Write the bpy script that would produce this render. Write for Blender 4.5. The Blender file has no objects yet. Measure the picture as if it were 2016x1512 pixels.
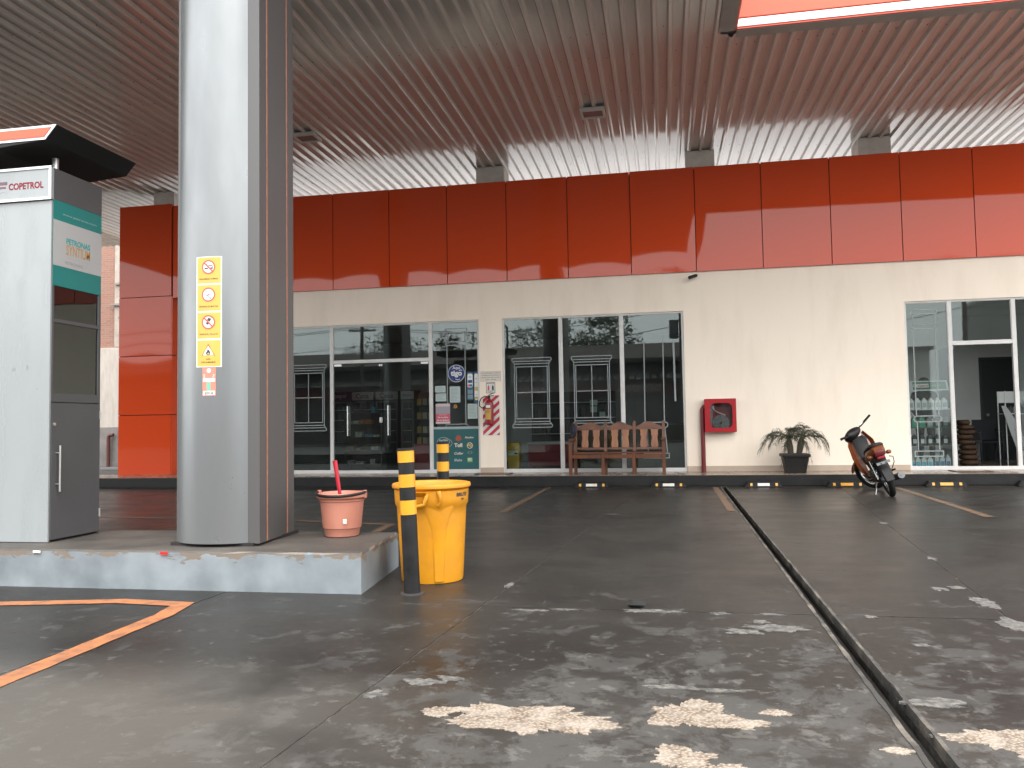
import bpy, bmesh, math, random
from mathutils import Vector, Matrix, noise

# ------------------------------------------------------------------ camera, sky, sun, exposure
scene = bpy.context.scene
COL = scene.collection
R = math.radians
PI = math.pi
random.seed(7)

def cam_axes(yaw, pitch, roll):
    cy, sy = math.cos(yaw), math.sin(yaw)
    fwd = Vector((-sy*math.cos(pitch), cy*math.cos(pitch), math.sin(pitch)))
    r = Vector((cy, sy, 0)); u = r.cross(fwd)
    c, s = math.cos(roll), math.sin(roll)
    return c*r + s*u, c*u - s*r, fwd

cam_data = bpy.data.cameras.new('camera')
cam = bpy.data.objects.new('camera', cam_data); COL.objects.link(cam)
_r, _u, _f = cam_axes(R(10.58763), R(2.9335), R(-0.97523))
cam.matrix_world = Matrix(((_r.x, _u.x, -_f.x, 0), (_r.y, _u.y, -_f.y, 0), (_r.z, _u.z, -_f.z, 1.15), (0, 0, 0, 1)))
cam_data.sensor_width = 36.0
cam_data.lens = 1582.94/2016*36.0
cam_data.clip_start = 0.05
cam_data.clip_end = 2000
scene.camera = cam
scene.cycles.max_bounces = 8
scene.cycles.diffuse_bounces = 4
scene.cycles.glossy_bounces = 4

SUN_EL, SUN_AZ = 58.0, 165.0       # azimuth measured clockwise from +Y: high and behind the camera
world = bpy.data.worlds.new('World'); scene.world = world
world.use_nodes = True
wn, wl = world.node_tree.nodes, world.node_tree.links
wn.clear()
wo = wn.new('ShaderNodeOutputWorld'); wb = wn.new('ShaderNodeBackground')
sky = wn.new('ShaderNodeTexSky'); sky.sky_type = 'NISHITA'; sky.sun_disc = False
sky.sun_elevation = R(SUN_EL); sky.sun_rotation = R(SUN_AZ)
sky.air_density = 1.5; sky.dust_density = 6.0; sky.ozone_density = 1.0
hs = wn.new('ShaderNodeHueSaturation'); hs.inputs['Saturation'].default_value = 0.12
gr = wn.new('ShaderNodeMix'); gr.data_type = 'RGBA'
gr.inputs[0].default_value = 0.75; gr.inputs[7].default_value = (8.6, 8.7, 8.8, 1)   # even overcast layer
wl.new(sky.outputs[0], hs.inputs['Color']); wl.new(hs.outputs[0], gr.inputs[6])
wl.new(gr.outputs[2], wb.inputs['Color']); wb.inputs['Strength'].default_value = 0.15
wl.new(wb.outputs[0], wo.inputs['Surface'])

sun_data = bpy.data.lights.new('sun', 'SUN'); sun_data.energy = 0.6; sun_data.angle = R(40)
sun_data.color = (1.0, 0.97, 0.93)
sun = bpy.data.objects.new('sun', sun_data); COL.objects.link(sun)
sd = Vector((math.sin(R(SUN_AZ))*math.cos(R(SUN_EL)), math.cos(R(SUN_AZ))*math.cos(R(SUN_EL)), math.sin(R(SUN_EL))))
sun.rotation_euler = sd.to_track_quat('Z', 'Y').to_euler()
sun.location = (0, -20, 40)

vs = scene.view_settings
vs.view_transform = 'Standard'; vs.look = 'None'; vs.gamma = 1.0; vs.use_curve_mapping = False
vs.exposure = 1.7

# ------------------------------------------------------------------ materials
MATS = {}
def srgb(r, g, b):
    f = lambda c: (c/255/12.92) if c/255 <= .04045 else ((c/255+.055)/1.055)**2.4
    return (f(r), f(g), f(b))

def mat(name, col, rough=.5, metal=0, col2=None, scale=6, contrast=(.35, .65), bump=0, bscale=40, rvar=0, spec=.5, coat=0, emit=0, stretch=(1, 1, 1), trans=0):
    if name in MATS: return MATS[name]
    m = bpy.data.materials.new(name); m.use_nodes = True
    n, l = m.node_tree.nodes, m.node_tree.links
    b = n['Principled BSDF']
    b.inputs['Base Color'].default_value = (*col, 1)
    b.inputs['Roughness'].default_value = rough
    b.inputs['Metallic'].default_value = metal
    b.inputs['Specular IOR Level'].default_value = spec
    b.inputs['Coat Weight'].default_value = coat
    b.inputs['Coat Roughness'].default_value = .04
    if emit:
        b.inputs['Emission Color'].default_value = (*col, 1); b.inputs['Emission Strength'].default_value = emit
    if col2 or bump or rvar:
        g = n.new('ShaderNodeNewGeometry'); mp = n.new('ShaderNodeMapping')
        mp.inputs['Scale'].default_value = stretch
        l.new(g.outputs['Position'], mp.inputs['Vector'])
        t = n.new('ShaderNodeTexNoise'); t.inputs['Scale'].default_value = scale; t.inputs['Detail'].default_value = 4; t.inputs['Roughness'].default_value = .62
        l.new(mp.outputs[0], t.inputs['Vector'])
        r = n.new('ShaderNodeMapRange'); r.inputs['From Min'].default_value = contrast[0]; r.inputs['From Max'].default_value = contrast[1]
        l.new(t.outputs['Fac'], r.inputs['Value'])
        if col2:
            mx = n.new('ShaderNodeMix'); mx.data_type = 'RGBA'
            mx.inputs[6].default_value = (*col, 1); mx.inputs[7].default_value = (*col2, 1)
            l.new(r.outputs[0], mx.inputs[0]); l.new(mx.outputs[2], b.inputs['Base Color'])
        if rvar:
            rr = n.new('ShaderNodeMapRange'); rr.inputs['To Min'].default_value = max(.02, rough-rvar); rr.inputs['To Max'].default_value = min(1, rough+rvar)
            l.new(r.outputs[0], rr.inputs['Value']); l.new(rr.outputs[0], b.inputs['Roughness'])
        if bump:
            t2 = n.new('ShaderNodeTexNoise'); t2.inputs['Scale'].default_value = bscale; t2.inputs['Detail'].default_value = 2
            l.new(mp.outputs[0], t2.inputs['Vector'])
            bp = n.new('ShaderNodeBump'); bp.inputs['Strength'].default_value = bump; bp.inputs['Distance'].default_value = .01
            l.new(t2.outputs['Fac'], bp.inputs['Height']); l.new(bp.outputs[0], b.inputs['Normal'])
    MATS[name] = m
    return m

def glass(name, tint, ior=1.9, rough=0.0, haze=0.0):
    if name in MATS: return MATS[name]
    m = bpy.data.materials.new(name); m.use_nodes = True
    n, l = m.node_tree.nodes, m.node_tree.links
    n.clear()
    o = n.new('ShaderNodeOutputMaterial'); mx = n.new('ShaderNodeMixShader'); fr = n.new('ShaderNodeFresnel'); fr.inputs['IOR'].default_value = ior
    tr = n.new('ShaderNodeBsdfTransparent'); tr.inputs[0].default_value = (*tint, 1)
    gl = n.new('ShaderNodeBsdfGlossy'); gl.inputs['Roughness'].default_value = rough; gl.inputs['Color'].default_value = (.9, 1, .98, 1)
    tn = n.new('ShaderNodeTexNoise'); tn.inputs['Scale'].default_value = .9; tn.inputs['Detail'].default_value = 1
    bp = n.new('ShaderNodeBump'); bp.inputs['Strength'].default_value = .10; bp.inputs['Distance'].default_value = .012
    l.new(tn.outputs['Fac'], bp.inputs['Height']); l.new(bp.outputs[0], gl.inputs['Normal'])
    l.new(fr.outputs[0], mx.inputs[0]); l.new(tr.outputs[0], mx.inputs[1]); l.new(gl.outputs[0], mx.inputs[2]); l.new(mx.outputs[0], o.inputs['Surface'])
    MATS[name] = m
    return m

# ------------------------------------------------------------------ mesh helpers
OFF = {}
class MB:
    def __init__(s): s.v = []; s.f = []
    def add(s, vs, fs):
        o = len(s.v); s.v += [tuple(p) for p in vs]; s.f += [tuple(i+o for i in f) for f in fs]; return s
    def box(s, x0, x1, y0, y1, z0, z1):
        return s.add([(x0,y0,z0),(x1,y0,z0),(x1,y1,z0),(x0,y1,z0),(x0,y0,z1),(x1,y0,z1),(x1,y1,z1),(x0,y1,z1)],
                     [(0,3,2,1),(4,5,6,7),(0,1,5,4),(1,2,6,5),(2,3,7,6),(3,0,4,7)])
    def hexa(s, a, b):      # two quads (4 pts each, same winding) joined into a solid
        return s.add(list(a)+list(b), [(3,2,1,0),(4,5,6,7),(0,1,5,4),(1,2,6,5),(2,3,7,6),(3,0,4,7)])
    def tube(s, pts, r, n=10, cap=True):
        pts = [Vector(p) for p in pts]
        rs = r if isinstance(r, (list, tuple)) else [r]*len(pts)
        vs = []; fs = []
        up = None
        for i, p in enumerate(pts):
            if i == 0: d = pts[1]-p
            elif i == len(pts)-1: d = p-pts[i-1]
            else: d = (pts[i+1]-p).normalized()+(p-pts[i-1]).normalized()
            d.normalize()
            if up is None:
                up = Vector((0,0,1)) if abs(d.z) < .9 else Vector((1,0,0))
            a = d.cross(up).normalized(); b = a.cross(d).normalized(); up = b
            for k in range(n):
                t = 2*PI*k/n
                vs.append(p+(a*math.cos(t)+b*math.sin(t))*rs[i])
        for i in range(len(pts)-1):
            for k in range(n):
                k2 = (k+1) % n
                fs.append((i*n+k, i*n+k2, (i+1)*n+k2, (i+1)*n+k))
        if cap:
            fs.append(tuple(range(n-1, -1, -1))); fs.append(tuple((len(pts)-1)*n+k for k in range(n)))
        return s.add(vs, fs)
    def cyl(s, p0, p1, r0, r1=None, n=16): return s.tube([p0, p1], [r0, r0 if r1 is None else r1], n)
    def lathe(s, prof, c=(0,0,0), n=28, sx=1, sy=1, axis='z', a0=0, a1=2*PI):
        full = abs(a1-a0-2*PI) < 1e-6
        m = n if full else n+1
        vs = []; fs = []
        for (r, z) in prof:
            for k in range(m):
                t = a0+(a1-a0)*k/n
                x, y = r*math.cos(t)*sx, r*math.sin(t)*sy
                if axis == 'z': vs.append((c[0]+x, c[1]+y, c[2]+z))
                elif axis == 'y': vs.append((c[0]+x, c[1]+z, c[2]-y))
                else: vs.append((c[0]+z, c[1]+x, c[2]+y))
        for i in range(len(prof)-1):
            for k in range(n):
                k2 = (k+1) % m
                fs.append((i*m+k, i*m+k2, (i+1)*m+k2, (i+1)*m+k))
        return s.add(vs, fs)
    def prism(s, poly, plane, a, b):
        n = len(poly)
        def P(u, v, w): return (u, v, w) if plane == 'xy' else (u, w, v) if plane == 'xz' else (w, u, v)
        vs = [P(u, v, a) for u, v in poly]+[P(u, v, b) for u, v in poly]
        fs = [tuple(range(n)), tuple(range(2*n-1, n-1, -1))]+[(i, i+n, (i+1) % n+n, (i+1) % n) for i in range(n)]
        return s.add(vs, fs)
    def frame(s, x0, x1, z0, z1, w, y0, y1, wb=None, wt=None):
        wb = w if wb is None else wb; wt = w if wt is None else wt
        s.box(x0, x0+w, y0, y1, z0, z1); s.box(x1-w, x1, y0, y1, z0, z1)
        s.box(x0+w, x1-w, y0, y1, z0, z0+wb); return s.box(x0+w, x1-w, y0, y1, z1-wt, z1)
    def sphere(s, c, r, n=14, m=9, sx=1, sy=1, sz=1):
        vs = [(c[0], c[1], c[2]-r*sz)]; fs = []
        for i in range(1, m):
            ph = -PI/2+PI*i/m
            for k in range(n):
                t = 2*PI*k/n
                vs.append((c[0]+r*sx*math.cos(ph)*math.cos(t), c[1]+r*sy*math.cos(ph)*math.sin(t), c[2]+r*sz*math.sin(ph)))
        vs.append((c[0], c[1], c[2]+r*sz))
        for k in range(n): fs.append((0, 1+(k+1) % n, 1+k))
        for i in range(m-2):
            for k in range(n):
                a = 1+i*n; k2 = (k+1) % n
                fs.append((a+k, a+k2, a+n+k2, a+n+k))
        a = 1+(m-2)*n
        for k in range(n): fs.append((a+k, a+(k+1) % n, len(vs)-1))
        return s.add(vs, fs)
    def xf(s, M, start=0):
        for i in range(start, len(s.v)): s.v[i] = tuple(M @ Vector(s.v[i]))
        return s
    def mesh(s, name, m, smooth=None, bevel=0, seg=2, off=(0,0,0)):
        me = bpy.data.meshes.new(name)
        me.from_pydata([(p[0]-off[0], p[1]-off[1], p[2]-off[2]) for p in s.v], [], s.f)
        bm = bmesh.new(); bm.from_mesh(me)
        if bevel:
            bmesh.ops.recalc_face_normals(bm, faces=bm.faces)
            bmesh.ops.bevel(bm, geom=[e for e in bm.edges if e.is_manifold and e.calc_face_angle(0) > .5], offset=bevel, segments=seg, affect='EDGES', clamp_overlap=True, profile=.6)
        bmesh.ops.recalc_face_normals(bm, faces=bm.faces)
        bm.to_mesh(me); bm.free()
        if smooth is not None:
            me.shade_smooth(); me.set_sharp_from_angle(angle=R(smooth))
        me.materials.append(m)
        return me
    def build(s, name, m, parent=None, smooth=None, bevel=0, seg=2, local=False):
        off = (0,0,0)
        if parent is not None and not local: off = OFF.get(parent.name, (0,0,0))
        ob = bpy.data.objects.new(name, s.mesh(name, m, smooth, bevel, seg, off))
        COL.objects.link(ob)
        if parent is not None:
            ob.parent = parent
            if not local: OFF[ob.name] = off
        return ob

def tag(o, label, cat, group=None):
    o['label'] = label; o['category'] = cat
    if group: o['group'] = group
    return o
def thing(name, label, cat, loc=(0,0,0), group=None, rot=None):
    o = bpy.data.objects.new(name, None); COL.objects.link(o)
    o.location = loc; o.empty_display_size = .1
    if rot: o.rotation_euler = rot
    OFF[o.name] = loc
    return tag(o, label, cat, group)
def struct(o): o['kind'] = 'structure'; return o
def stuff(o): o['kind'] = 'stuff'; return o
def dup(o, loc=None, label=None, parent=None):
    c = o.copy(); COL.objects.link(c)
    if parent is not None: c.parent = parent
    if loc is not None: c.location = loc
    if label: c['label'] = label
    for ch in o.children: dup(ch, parent=c)
    return c
ORD = ['leftmost', 'second', 'third', 'fourth', 'fifth', 'sixth', 'seventh', 'eighth', 'ninth', 'tenth', 'eleventh']

TXT = {}
def text2d(body, h=None, w=None, bold=0.0, shear=0.0, spacing=1.0):
    key = (body, bold, shear, spacing)
    if key not in TXT:
        c = bpy.data.curves.new('t', 'FONT'); c.body = body; c.size = 1; c.offset = bold; c.shear = shear
        c.space_character = spacing; c.align_x = 'CENTER'; c.resolution_u = 3
        o = bpy.data.objects.new('t', c)
        me = bpy.data.meshes.new_from_object(o)
        vs = [(v.co.x, v.co.y) for v in me.vertices]; fs = [tuple(p.vertices) for p in me.polygons]
        bpy.data.objects.remove(o); bpy.data.curves.remove(c); bpy.data.meshes.remove(me)
        xs = [v[0] for v in vs]; ys = [v[1] for v in vs]
        cx, cy = (min(xs)+max(xs))/2, (min(ys)+max(ys))/2
        TXT[key] = ([(x-cx, y-cy) for x, y in vs], fs, max(xs)-min(xs), max(ys)-min(ys))
    vs, fs, W, H = TXT[key]
    if h and w: sx, sy = w/W, h/H
    elif h: sx = sy = h/H
    else: sx = sy = w/W
    return [(x*sx, y*sy) for x, y in vs], fs

def xz(vs, cx, y, cz): return [(cx+u, y, cz+v) for u, v in vs]      # flat figure facing -Y
def ptext(body, cx, y, cz, m, parent, h=None, w=None, bold=0.0, name='lettering', shear=0.0, spacing=1.0):
    vs, fs = text2d(body, h, w, bold, shear, spacing)
    return MB().add(xz(vs, cx, y, cz), fs).build(name, m, parent)
def disc2d(cx, cy, r, n=28, a0=0, a1=2*PI): return [(cx+r*math.cos(a0+(a1-a0)*k/n), cy+r*math.sin(a0+(a1-a0)*k/n)) for k in range(n)]
def ring2d(r0, r1, n=32):
    vs = disc2d(0, 0, r0, n)+disc2d(0, 0, r1, n)
    return vs, [(k, (k+1) % n, (k+1) % n+n, k+n) for k in range(n)]
def stroke2d(pts, w, closed=False):
    """ribbon of width w along a 2-D polyline"""
    P = [Vector(p) for p in pts]; n = len(P); vs = []; fs = []
    for i in range(n):
        a = P[i-1] if (i > 0 or closed) else None
        b = P[(i+1) % n] if (i < n-1 or closed) else None
        d1 = (P[i]-a).normalized() if a is not None else None
        d2 = (b-P[i]).normalized() if b is not None else None
        if d1 is None: d1 = d2
        if d2 is None: d2 = d1
        t = (d1+d2)
        t = t.normalized() if t.length > 1e-6 else d1
        nn = Vector((-t.y, t.x)); k = 1/max(.35, nn.dot(Vector((-d1.y, d1.x))))
        vs += [P[i]+nn*w/2*k, P[i]-nn*w/2*k]
    m = n if closed else n-1
    for i in range(m):
        j = (i+1) % n
        fs.append((2*i, 2*i+1, 2*j+1, 2*j))
    return [(v.x, v.y) for v in vs], fs
# ------------------------------------------------------------------ ground materials
def ground_material():
    m = bpy.data.materials.new('forecourt_concrete'); m.use_nodes = True
    n, l = m.node_tree.nodes, m.node_tree.links
    b = n['Principled BSDF']
    g = n.new('ShaderNodeNewGeometry'); P = g.outputs['Position']
    def tex(scale, detail=6, rough=.6, vec=None, dist=0):
        t = n.new('ShaderNodeTexNoise'); t.inputs['Scale'].default_value = scale; t.inputs['Detail'].default_value = detail
        t.inputs['Roughness'].default_value = rough; t.inputs['Distortion'].default_value = dist
        l.new(vec if vec is not None else P, t.inputs['Vector']); return t.outputs['Fac']
    def rng(v, a, b_, c=0, d=1, smooth=False):
        r = n.new('ShaderNodeMapRange'); r.inputs['From Min'].default_value = a; r.inputs['From Max'].default_value = b_
        r.inputs['To Min'].default_value = c; r.inputs['To Max'].default_value = d
        if smooth: r.interpolation_type = 'SMOOTHSTEP'
        l.new(v, r.inputs['Value']); return r.outputs[0]
    def mth(op, a, c):
        k = n.new('ShaderNodeMath'); k.operation = op
        for i, q in enumerate((a, c)):
            if isinstance(q, (int, float)): k.inputs[i].default_value = q
            else: l.new(q, k.inputs[i])
        return k.outputs[0]
    def mix(f, a, c):
        k = n.new('ShaderNodeMix'); k.data_type = 'RGBA'
        if isinstance(f, (int, float)): k.inputs[0].default_value = f
        else: l.new(f, k.inputs[0])
        for s, q in ((6, a), (7, c)):
            if isinstance(q, tuple): k.inputs[s].default_value = (*q, 1)
            else: l.new(q, k.inputs[s])
        return k.outputs[2]
    sx = n.new('ShaderNodeSeparateXYZ'); l.new(P, sx.inputs[0]); X, Y = sx.outputs[0], sx.outputs[1]
    mp = n.new('ShaderNodeMapping'); mp.inputs['Scale'].default_value = (.8, 1.2, 1); l.new(P, mp.inputs['Vector'])   # streaks along X (tyre traffic)
    big = rng(tex(.55, 4, .55), .3, .72)
    streak = rng(tex(1.6, 7, .62, mp.outputs[0]), .34, .68)
    fine = rng(tex(26, 5, .7), .3, .75)
    dark, mid, light = (.013, .0123, .0112), (.030, .0283, .0256), (.056, .0527, .0475)
    c = mix(streak, dark, mid)
    c = mix(mth('MULTIPLY', big, .5), c, light)
    c = mix(mth('MULTIPLY', fine, .38), c, (.010, .0097, .0093))
    # worn, rained-on end of the forecourt: the dark sealer has flaked to pale dusty concrete
    wear_zone = mth('MULTIPLY', rng(Y, 6.2, 2.2), rng(X, -1.9, -.2, .45, 1.0))
    flake = rng(mth('ADD', tex(3.4, 8, .74, None, .25), mth('MULTIPLY', wear_zone, .20)), .60, .665)
    c = mix(mth('MULTIPLY', flake, .30), c, (.115, .113, .107))
    flake2 = rng(mth('ADD', tex(8.5, 6, .76, None, .2), mth('MULTIPLY', wear_zone, .12)), .635, .68)
    c = mix(mth('MULTIPLY', flake2, .34), c, (.165, .16, .148))
    lit_dust = mth('MULTIPLY', rng(Y, 3.9, 3.1, 0, 1, True), rng(X, -.6, -2.2, .25, 1.0, True))  # front left: the lit part of the floor painted in, along with dusty concrete
    c = mix(mth('MULTIPLY', lit_dust, .55), c, (.125, .114, .100))
    # oil
    oil = rng(tex(.95, 5, .55, None, .5), .52, .72)
    c = mix(mth('MULTIPLY', oil, .62), c, (.012, .0115, .011))
    l.new(c, b.inputs['Base Color'])
    ro = rng(streak, 0, 1, .27, .42)
    ro = mth('ADD', ro, mth('MULTIPLY', big, .08))
    ro = mth('ADD', ro, mth('MULTIPLY', flake, .2))
    ro = mth('MAXIMUM', ro, mth('MULTIPLY', lit_dust, .62))
    l.new(ro, b.inputs['Roughness'])
    b.inputs['Specular IOR Level'].default_value = .13
    h = mth('MULTIPLY', tex(60, 5, .7), .25)
    h = mth('ADD', h, mth('MULTIPLY', tex(4, 5, .6), .5))
    h = mth('SUBTRACT', h, mth('MULTIPLY', flake, .12))
    bp = n.new('ShaderNodeBump'); bp.inputs['Strength'].default_value = .55; bp.inputs['Distance'].default_value = .006
    l.new(h, bp.inputs['Height']); l.new(bp.outputs[0], b.inputs['Normal'])
    return m
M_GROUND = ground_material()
M_EARTH = mat('wet_dirt', (.06, .055, .05), .9, col2=(.03, .028, .026), scale=9, bump=.5)
M_ASPHALT = mat('asphalt', (.055, .055, .056), .8, col2=(.08, .08, .08), scale=3, bump=.4, bscale=120)
M_EDGE = mat('drain_edge_concrete', (.034, .032, .028), .85, col2=(.16, .138, .112), scale=4, contrast=(.46, .72), bump=.6, bscale=50)
M_ORANGE_PAINT = mat('orange_road_paint', (.36, .135, .05), .6, col2=(.11, .06, .04), scale=7, contrast=(.44, .78), bump=.2)
M_ORANGE_OLD = mat('faded_orange_road_paint', (.15, .085, .045), .5, col2=(.07, .05, .035), scale=5, contrast=(.35, .7))

# ------------------------------------------------------------------ ground, slabs, drain
M_PALE = mat('bounce_concrete', (.26, .245, .225), .8, col2=(.20, .19, .172), scale=1.5, bump=.3)  # for far right slabs out of view, made pale to bounce light onto ceiling ribs
ground = MB().box(-260, 260, -260, 260, -.6, -.13).build('ground', M_EARTH); struct(ground)
road = MB().box(-200, 200, -16.5, -7.0, -.129, -.02).build('road', M_ASPHALT); struct(road)
M_WALK = mat('pavement_concrete', (.10, .095, .088), .85, col2=(.07, .067, .062), scale=2, bump=.3)
struct(MB().box(-200, 200, -7.0, -5.0, -.129, .0).build('pavement', M_WALK))
struct(MB().box(-200, 200, -60, -16.5, -.129, .06).build('pavement', M_WALK))
forecourt = MB().box(-60, 60, -5.0, 40, -.131, -.12).build('forecourt', M_EARTH); struct(forecourt)

def jl(a, b): return lambda y: a+b*y
J = [jl(-60, 0), jl(-17, 0), jl(-9.1, 0), jl(-6.1, .03), jl(-3.25, .03), jl(-1.594, .0845), jl(.81, .0115), jl(.90, .0105), jl(1.354, .1083), jl(5.4, .05), jl(10.5, 0), jl(60, 0)]
CR = {i: [-5, .6, 7.4, 11.4, 14.9] for i in range(12)}
CR[5] = [-5, .2, 5.06, 10.38, 14.9]; CR[7] = [-5, .2, 5.06, 14.9]; CR[8] = [-5, 2.1, 9.1, 14.9]
def jit(k): return (noise.noise(Vector((k*7.3, k*1.7, 3.1)))*.009+noise.noise(Vector((k*31.7, 2.2, k*4.4)))*.008)
for i in range(len(J)-1):
    if i == 6: continue                      # the drain channel
    for j in range(len(CR[i])-1):
        y0, y1 = CR[i][j]+.0025, CR[i][j+1]-.0025
        L, Rr = J[i], J[i+1]
        poly = []
        ny = max(4, min(160, int((y1-y0)/.04)))
        gL = .0025 if i != 7 else 0; gR = .0025 if i != 5 else 0
        k0 = i*100+j*37
        nx = 40 if abs(Rr(0)-L(0)) < 6 else 4
        for k in range(nx): poly.append((L(y0)+gL+(Rr(y0)-L(y0)-gL-gR)*k/nx, y0+abs(jit(k0+k*.31))))
        for k in range(ny): y = y0+(y1-y0)*k/ny; poly.append((Rr(y)-gR-abs(jit(k0+11+k*.43)), y))
        for k in range(nx): poly.append((Rr(y1)-gR+(L(y1)-Rr(y1)+gL+gR)*k/nx, y1-abs(jit(k0+5+k*.37))))
        for k in range(ny): y = y1+(y0-y1)*k/ny; poly.append((L(y)+gL+abs(jit(k0+23+k*.41)), y))
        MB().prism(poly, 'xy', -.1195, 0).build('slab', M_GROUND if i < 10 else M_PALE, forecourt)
def strip(name, fL, fR, y0, y1, z, m, parent=None, n=120, amp=.006, seed=0, th=.003):
    a = []; b = []
    for k in range(n+1):
        y = y0+(y1-y0)*k/n
        a.append((fL(y)+noise.noise(Vector((y*6, seed, 1)))*amp+noise.noise(Vector((y*25, seed, 2)))*amp*.5, y))
        b.append((fR(y)+noise.noise(Vector((y*6, seed, 5)))*amp+noise.noise(Vector((y*25, seed, 8)))*amp*.5, y))
    return MB().prism(a+b[::-1], 'xy', z-th, z).build(name, m, parent)
for q_, jn in enumerate((4, 5, 8, 9)):
    strip('joint_filler', lambda y: J[jn](y)-.02, lambda y: J[jn](y)+.02, -4.9, 14.7, -.0035, mat('joint_grit', (.030, .027, .023), .9, col2=(.10, .085, .065), scale=9, contrast=(.45, .7), bump=.6), forecourt, 160, .004, q_*3, .08)
strip('drain_channel', lambda y: J[6](y)+.003, lambda y: J[7](y)-.003, -4.9, 14.74, -.085, mat('drain_silt', (.030, .024, .019), .85, col2=(.012, .011, .010), scale=4, bump=.5), forecourt, 120, .0, 1, .06)
strip('drain_edge', lambda y: J[6](y)-.020, lambda y: J[6](y)+.002, -4.9, 14.7, .004, M_EDGE, forecourt, 260, .007, 3, .05)
strip('drain_edge', lambda y: J[7](y)-.002, lambda y: J[7](y)+.016, -4.9, 14.7, .004, M_EDGE, forecourt, 260, .009, 9, .05)

# places where the dark topping has broken away down to the tan aggregate, and smaller pale chips
def aggregate_material():
    m = bpy.data.materials.new('bare_aggregate'); m.use_nodes = True
    n, l = m.node_tree.nodes, m.node_tree.links; b = n['Principled BSDF']
    g = n.new('ShaderNodeNewGeometry')
    v = n.new('ShaderNodeTexVoronoi'); v.inputs['Scale'].default_value = 70; l.new(g.outputs['Position'], v.inputs['Vector'])
    r = n.new('ShaderNodeMapRange'); r.inputs['From Min'].default_value = .25; r.inputs['From Max'].default_value = .65; l.new(v.outputs['Distance'], r.inputs['Value'])
    t = n.new('ShaderNodeTexNoise'); t.inputs['Scale'].default_value = 11; t.inputs['Detail'].default_value = 6; l.new(g.outputs['Position'], t.inputs['Vector'])
    r2 = n.new('ShaderNodeMapRange'); r2.inputs['From Min'].default_value = .4; r2.inputs['From Max'].default_value = .68; r2.inputs['To Max'].default_value = .7; l.new(t.outputs['Fac'], r2.inputs['Value'])
    c1 = n.new('ShaderNodeMix'); c1.data_type = 'RGBA'; c1.inputs[6].default_value = (.28, .225, .17, 1); c1.inputs[7].default_value = (.12, .09, .066, 1); l.new(r.outputs[0], c1.inputs[0])
    c2 = n.new('ShaderNodeMix'); c2.data_type = 'RGBA'; c2.inputs[7].default_value = (.33, .285, .235, 1); l.new(c1.outputs[2], c2.inputs[6]); l.new(r2.outputs[0], c2.inputs[0])
    l.new(c2.outputs[2], b.inputs['Base Color']); b.inputs['Roughness'].default_value = .9
    bp = n.new('ShaderNodeBump'); bp.inputs['Strength'].default_value = .9; bp.inputs['Distance'].default_value = .006; bp.invert = True
    l.new(v.outputs['Distance'], bp.inputs['Height']); l.new(bp.outputs[0], b.inputs['Normal'])
    return m
M_AGG = aggregate_material()
M_CHIP = mat('pale_chipped_concrete', (.055, .053, .049), .85, col2=(.15, .141, .126), scale=22, contrast=(.4, .65), bump=.5, bscale=60)
def worn(cx, cy, rx, ry, seed, m, name='worn_patch', n=150, rough=.55):
    poly = []
    for k in range(n):
        a = 2*PI*k/n; c, s_ = math.cos(a), math.sin(a)
        f = 1+rough*noise.noise(Vector((c*1.3+seed*3.1, s_*1.3, seed)))+rough*.55*noise.noise(Vector((c*3.7+seed, s_*3.7, seed*2.3)))+rough*.35*noise.noise(Vector((c*9.5, s_*9.5+seed, 4.0)))+rough*.22*noise.noise(Vector((c*24, s_*24, seed)))
        poly.append((cx+rx*c*max(.25, f), cy+ry*s_*max(.25, f)))
    return MB().prism(poly, 'xy', -.004, .0018+.0004*((seed*7.77) % 5)).build(name, m, forecourt)
for q, (cx, cy, rx, ry) in enumerate([(-.56, 3.16, .28, .145), (-.36, 3.12, .13, .07), (-.92, 3.20, .075, .05), (.06, 3.30, .13, .13), (.22, 3.23, .13, .075),
               (.05, 2.86, .11, .10), (.16, 2.77, .12, .07), (1.15, 3.20, .15, .09), (1.30, 3.10, .14, .12), (.77, 3.04, .05, .03), (-.12, 2.42, .3, .12), (1.95, 2.9, .3, .2), (-.80, 3.14, .03, .03), (.40, 3.36, .05, .03)]):
    worn(cx, cy, rx*1.10, ry*1.13, q+1.37, M_CHIP, 'worn_rim', 110, .62).location.z = -.0045
    worn(cx, cy, rx, ry, q+1.37, M_AGG)
for q, (cx, cy, rx, ry) in enumerate([(-.85, 4.98, .10, .022), (-.64, 5.03, .07, .02), (-.14, 5.05, .13, .04), (.03, 5.04, .07, .025), (.31, 5.03, .06, .025), (.52, 4.85, .05, .04), (.6, 5.04, .06, .025),
             (1.8, 5.9, .05, .06), (1.92, 5.97, .05, .05), (1.16, 5.04, .05, .03), (1.26, 4.45, .04, .025), (2.13, 7.16, .03, .10), (2.36, 9.55, .04, .11),
             (1.93, 5.5, .06, .14), (1.88, 4.94, .07, .14), (.87, 13.2, .05, .2), (-1.12, 5.75, .03, .10), (-.68, 10.35, .07, .03), (-1.1, 3.55, .10, .05), (-.98, 3.62, .06, .03),
             (.57, 4.72, .20, .08), (.40, 4.60, .10, .05), (1.06, 3.56, .10, .05), (-1.26, 3.35, .05, .05), (.02, 3.62, .12, .03), (.20, 3.60, .09, .02), (1.7, 4.0, .07, .03)]):
    worn(cx, cy, rx, ry, q*1.91+.4, M_CHIP, 'chip', 36, .7)

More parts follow.
